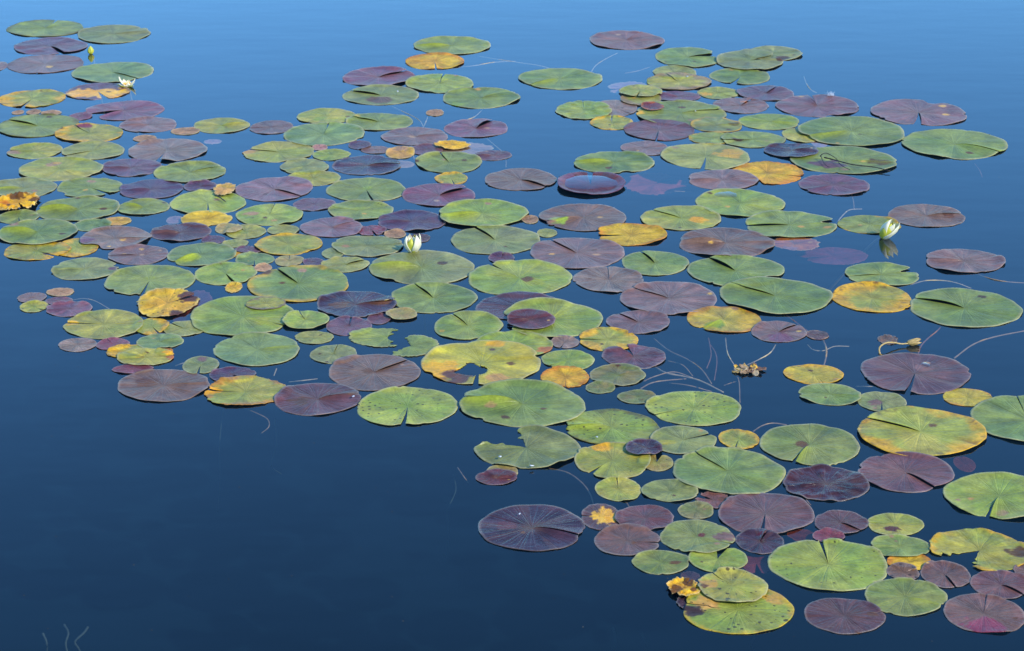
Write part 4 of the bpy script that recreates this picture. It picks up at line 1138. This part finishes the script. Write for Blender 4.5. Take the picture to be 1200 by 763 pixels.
strand([(205, 429), (216, 425), (228, 420)], 'thin pale stalk left of the small round grey-green pad', r=.0016, mat=SP)
strand([(324, 432), (321, 440)], 'short pale stub behind the ragged yellow-green pad', r=.0022, mat=SP)
strand([(338, 448), (355, 446), (372, 444)], 'thin pale stalk behind the glossy maroon pad', r=.0018, mat=SP)
strand([(280, 476), (300, 484), (313, 491), (315, 500), (306, 508)], 'looping pale stalk in front of the ragged yellow-green pad', zs=-.03, r=.002)
strand([(322, 492), (324, 520), (318, 545), (330, 556)], 'deep wavering stalk below the looping one', zs=-.22, z1=-.32, r=.0022, mat=M_DEEP)
strand([(262, 480), (259, 500), (257, 530), (258, 560), (255, 600)], 'deep straight stalk in open dark water on the left', zs=-.30, z1=-.42, r=.0022, mat=M_DEEP)
strand([(536, 548), (543, 558), (549, 566)], 'short pale stalk left of the small maroon pad', zs=-.02, r=.0018)
strand([(531, 556), (534, 575), (524, 600), (526, 625), (519, 660)], 'deep stalk left of the large dark violet pad', zs=-.30, z1=-.42, r=.0022, mat=M_DEEP)
for pts_, lb in (([(718, 735), (721, 750), (719, 772)], 'deep faint weed stem near the bottom border, left of the lime spotted pad'),
                 ([(884, 746), (880, 757), (886, 772)], 'deep faint weed stem at the bottom border under the lime spotted pad'),
                 ([(752, 742), (757, 755), (756, 772)], 'second deep faint weed stem near the bottom border, closer to the lime spotted pad'),
                 ([(50, 742), (55, 755), (54, 772)], 'deep stem, leftmost of the sunken water weed near the bottom border'),
                 ([(75, 732), (80, 742), (77, 755), (81, 772)], 'deep upright stem in the middle of the sunken water weed near the bottom border'),
                 ([(103, 735), (98, 742), (88, 752), (92, 760), (98, 772)], 'deep forked stem, rightmost of the sunken water weed near the bottom border')):
    o = strand(pts_, lb, zs=-.25, z1=-.3, r=.0034, mat=M_DEEP)
    o.name = 'sunken_weed'; o['category'] = 'water weed'; o['group'] = 'sunken water weed'
strand([(694, 640), (700, 640)], 'tiny stalk end', r=.001) if False else None
strand([(720, 243), (716, 248), (712, 254)], 'short white stalk below the cloudy violet sunken leaf', r=.0014, mat=SP)
strand([(640, 215), (650, 224), (668, 232), (690, 238)], 'faint stalk curving below the water-filled pad', zs=-.02, r=.0018)
strand([(790, 224), (810, 225)], 'faint stalk left of the light green pad with a puddle', zs=-.015, r=.0016)
strand([(1142, 192), (1148, 200), (1151, 208)], 'faint reddish stalk below the big pale green pad', zs=-.02, r=.002, mat=SR)

# twig on the green pad, stick on the light green pad
tw = empty('twig', ground(976, 190, .008))
tag(tw, 'dark crooked twig lying on the purple-centred green pad', 'twig')
def twigpart(pts, r, name='branch'):
    b = tw.location
    return tube(name, [ground(x, y, z) - b for x, y, z in pts], r, r * .6, M_TWIG, tw)
twigpart([(961, 183, .012), (964, 180.5, .02), (968, 179.5, .022), (974, 182, .018), (981, 187, .013), (983, 191, .01)], .0013)
twigpart([(962, 183, .012), (964, 188, .009), (967, 193, .008), (972, 196, .008)], .0013)
twigpart([(966, 184.5, .01), (980, 188, .01), (1000, 193, .009), (1025, 196, .009), (1043, 200.5, .006)], .0019)
twigpart([(983, 191, .01), (988, 195, .008), (996, 199, .007)], .0012)
g = ground(260, 233, .008)
st = tube('twig', [ground(x, y, .009) - g for x, y in ((254, 229.5), (258, 231.5), (264, 236))], .0019, .0013, M_TWIG)
st.location = g; tag(st, 'short dark stick lying on the large light green notched pad', 'twig')

# withered curled flower stalk with its head
wf = empty('withered_flower', ground(1050, 403))
tag(wf, 'withered curled yellow flower stalk with a faded head, behind the dusky purple pad', 'withered flower')
b = wf.location
tube('stalk', [ground(x, y, z) - b for x, y, z in ((1036, 419, -.012), (1031, 414, .0), (1031, 407, .008), (1038, 402, .013), (1047, 401.5, .010), (1056, 403, .006), (1064, 402.5, .006))], .0020, .0015, M_CURL, wf, n=9)
hd = empty('head', (0, 0, 0)); hd.parent = wf
hd.location = ground(1063, 402, .006) - b
hd.rotation_euler = (R(0), R(84), R(8))
for a_ in (10, 75, 150, 215, 290):
    petal('sepal', hd, M_CURL, .030, .010, a_, .003, .011, .005, 0, .5, tipp=.8)
petal('petal', hd, M_STRAND_RED, .026, .013, 180, .002, .007, .004, .004, .4)

wf = empty('withered_flower', ground(878, 435))
tag(wf, 'shrivelled pale brown flower floating alone where two stalks meet', 'withered flower')
for i in range(13):
    a_ = R(137.5 * i); rr_ = .021 * sqrt((i + .4) / 13)
    x_, y_ = rr_ * cos(a_) * 1.45, rr_ * sin(a_) * .9
    V = []; Fc = []
    ln_, wd_ = .010 + .005 * random.random(), .006 + .003 * random.random()
    for r_ in range(6):
        for c_ in range(5):
            u_, v_ = r_ / 5 * 2 - 1, c_ / 4 * 2 - 1
            V.append((ln_ * u_, wd_ * v_ * sqrt(max(.1, 1 - u_ * u_ * .9)),   .0018 * random.random() + .003 * (u_ * u_ + v_ * v_) * random.random()))
    for r_ in range(5):
        for c_ in range(4):
            Fc.append((r_ * 5 + c_, r_ * 5 + c_ + 1, (r_ + 1) * 5 + c_ + 1, (r_ + 1) * 5 + c_))
    pt = mesh_obj('petal', V, Fc, (M_CURL, M_STRAND, M_BROWN, M_PETAL_IN, M_STRAND_PALE, M_BROWN)[i % 6], wf)
    pt.location = (x_, y_, .0004 + .0004 * (13 - i) * .5)
    pt.rotation_euler = (random.uniform(-.3, .3), random.uniform(-.3, .3), a_ + random.uniform(-.8, .8))
    sm = pt.modifiers.new('thickness', 'SOLIDIFY'); sm.thickness = .0008

# fluff behind the split purple pad
fb = empty('white_fluff', ground(973, 112, .004))
for i in range(60):
    pass
V = []; Fc = []
for i in range(70):
    a_, e_ = random.uniform(0, 2 * pi), random.uniform(.1, 1.4)
    d_ = Vector((cos(a_) * cos(e_), sin(a_) * cos(e_), sin(e_))); l_ = random.uniform(.006, .015)
    s_ = d_.cross(Vector((.3, .5, .8))).normalized() * .0006
    bq = len(V)
    o_ = Vector((random.uniform(-.008, .008), random.uniform(-.006, .006), 0))
    V += [o_ - s_, o_ + s_, o_ + d_ * l_ + s_ * .4, o_ + d_ * l_ - s_ * .4]; Fc.append((bq, bq + 1, bq + 2, bq + 3))
COL.objects.unlink(fb); loc_ = fb.location.copy(); bpy.data.objects.remove(fb)
fb = mesh_obj('seed_fluff', V, Fc, M_FLUFF); fb.location = loc_
tag(fb, 'white tuft of seed fluff behind the split purple pad', 'seed fluff')


# pale flakes lying on pads
def flake(px, py, size, lab):
    V = [(0, 0, .0008)]
    for i in range(9):
        a_ = 2 * pi * i / 9
        k_ = size * random.uniform(.7, 1.1)
        V.append((k_ * cos(a_) * 1.4, k_ * sin(a_), random.uniform(0, .0012)))
    o = mesh_obj('petal_flake', V, [(0, i, i % 9 + 1) for i in range(1, 10)], M_FLUFF)
    o.location = ground(px, py, .0075)
    o.rotation_euler = (random.uniform(-.2, .2), random.uniform(-.2, .2), random.uniform(0, 3))
    sm = o.modifiers.new('thickness', 'SOLIDIFY'); sm.thickness = .0008
    tag(o, lab, 'flake', 'pale flakes lying on pads')


flake(586, 535, .0030, 'small white flake on the left part of the pad with a missing wedge')
flake(623, 545.5, .0036, 'small white flake at the near rim of the pad with a missing wedge')
flake(805.5, 89.5, .0028, 'tiny white flake on the peach-edged yellow-green pad')
flake(699.5, 512, .0022, 'tiny pale flake on the bright lime dark-speckled pad')
flake(466, 107, .0026, 'tiny white flake on the grey pad with a dark upright fold')
flake(414, 464.5, .0030, 'pale crumb at the right end of the glossy maroon pad')
flake(815, 130, .0022, 'tiny white flake on the slit of the large green pad with a tiny maroon pad')
flake(609, 602, .0020, 'tiny pale flake on the large dark violet pad in the left foreground')


# specks of pollen and dust on the water, nobody could count them
V = []; Fc = []
for i in range(130):
    c_ = ground(random.uniform(-60, 1260), random.uniform(6, 800), .0006)
    s_ = random.uniform(.0004, .0010)
    b_ = len(V); a0 = random.uniform(0, 3)
    for q_ in range(5):
        V.append((c_.x + s_ * random.uniform(.6, 1.2) * cos(a0 + 1.257 * q_), c_.y + s_ * random.uniform(.6, 1.2) * sin(a0 + 1.257 * q_), .0004))
    V.append((c_.x, c_.y, .0011))
    for q_ in range(5): Fc.append((b_ + q_, b_ + (q_ + 1) % 5, b_ + 5))
sp_ = mesh_obj('floating_dust', V, Fc, simple('dust_tan', (.16, .14, .09), .7, .5, 30))
tag(sp_, 'tan specks of dust and pollen scattered over the open water', 'dust', kind='stuff')
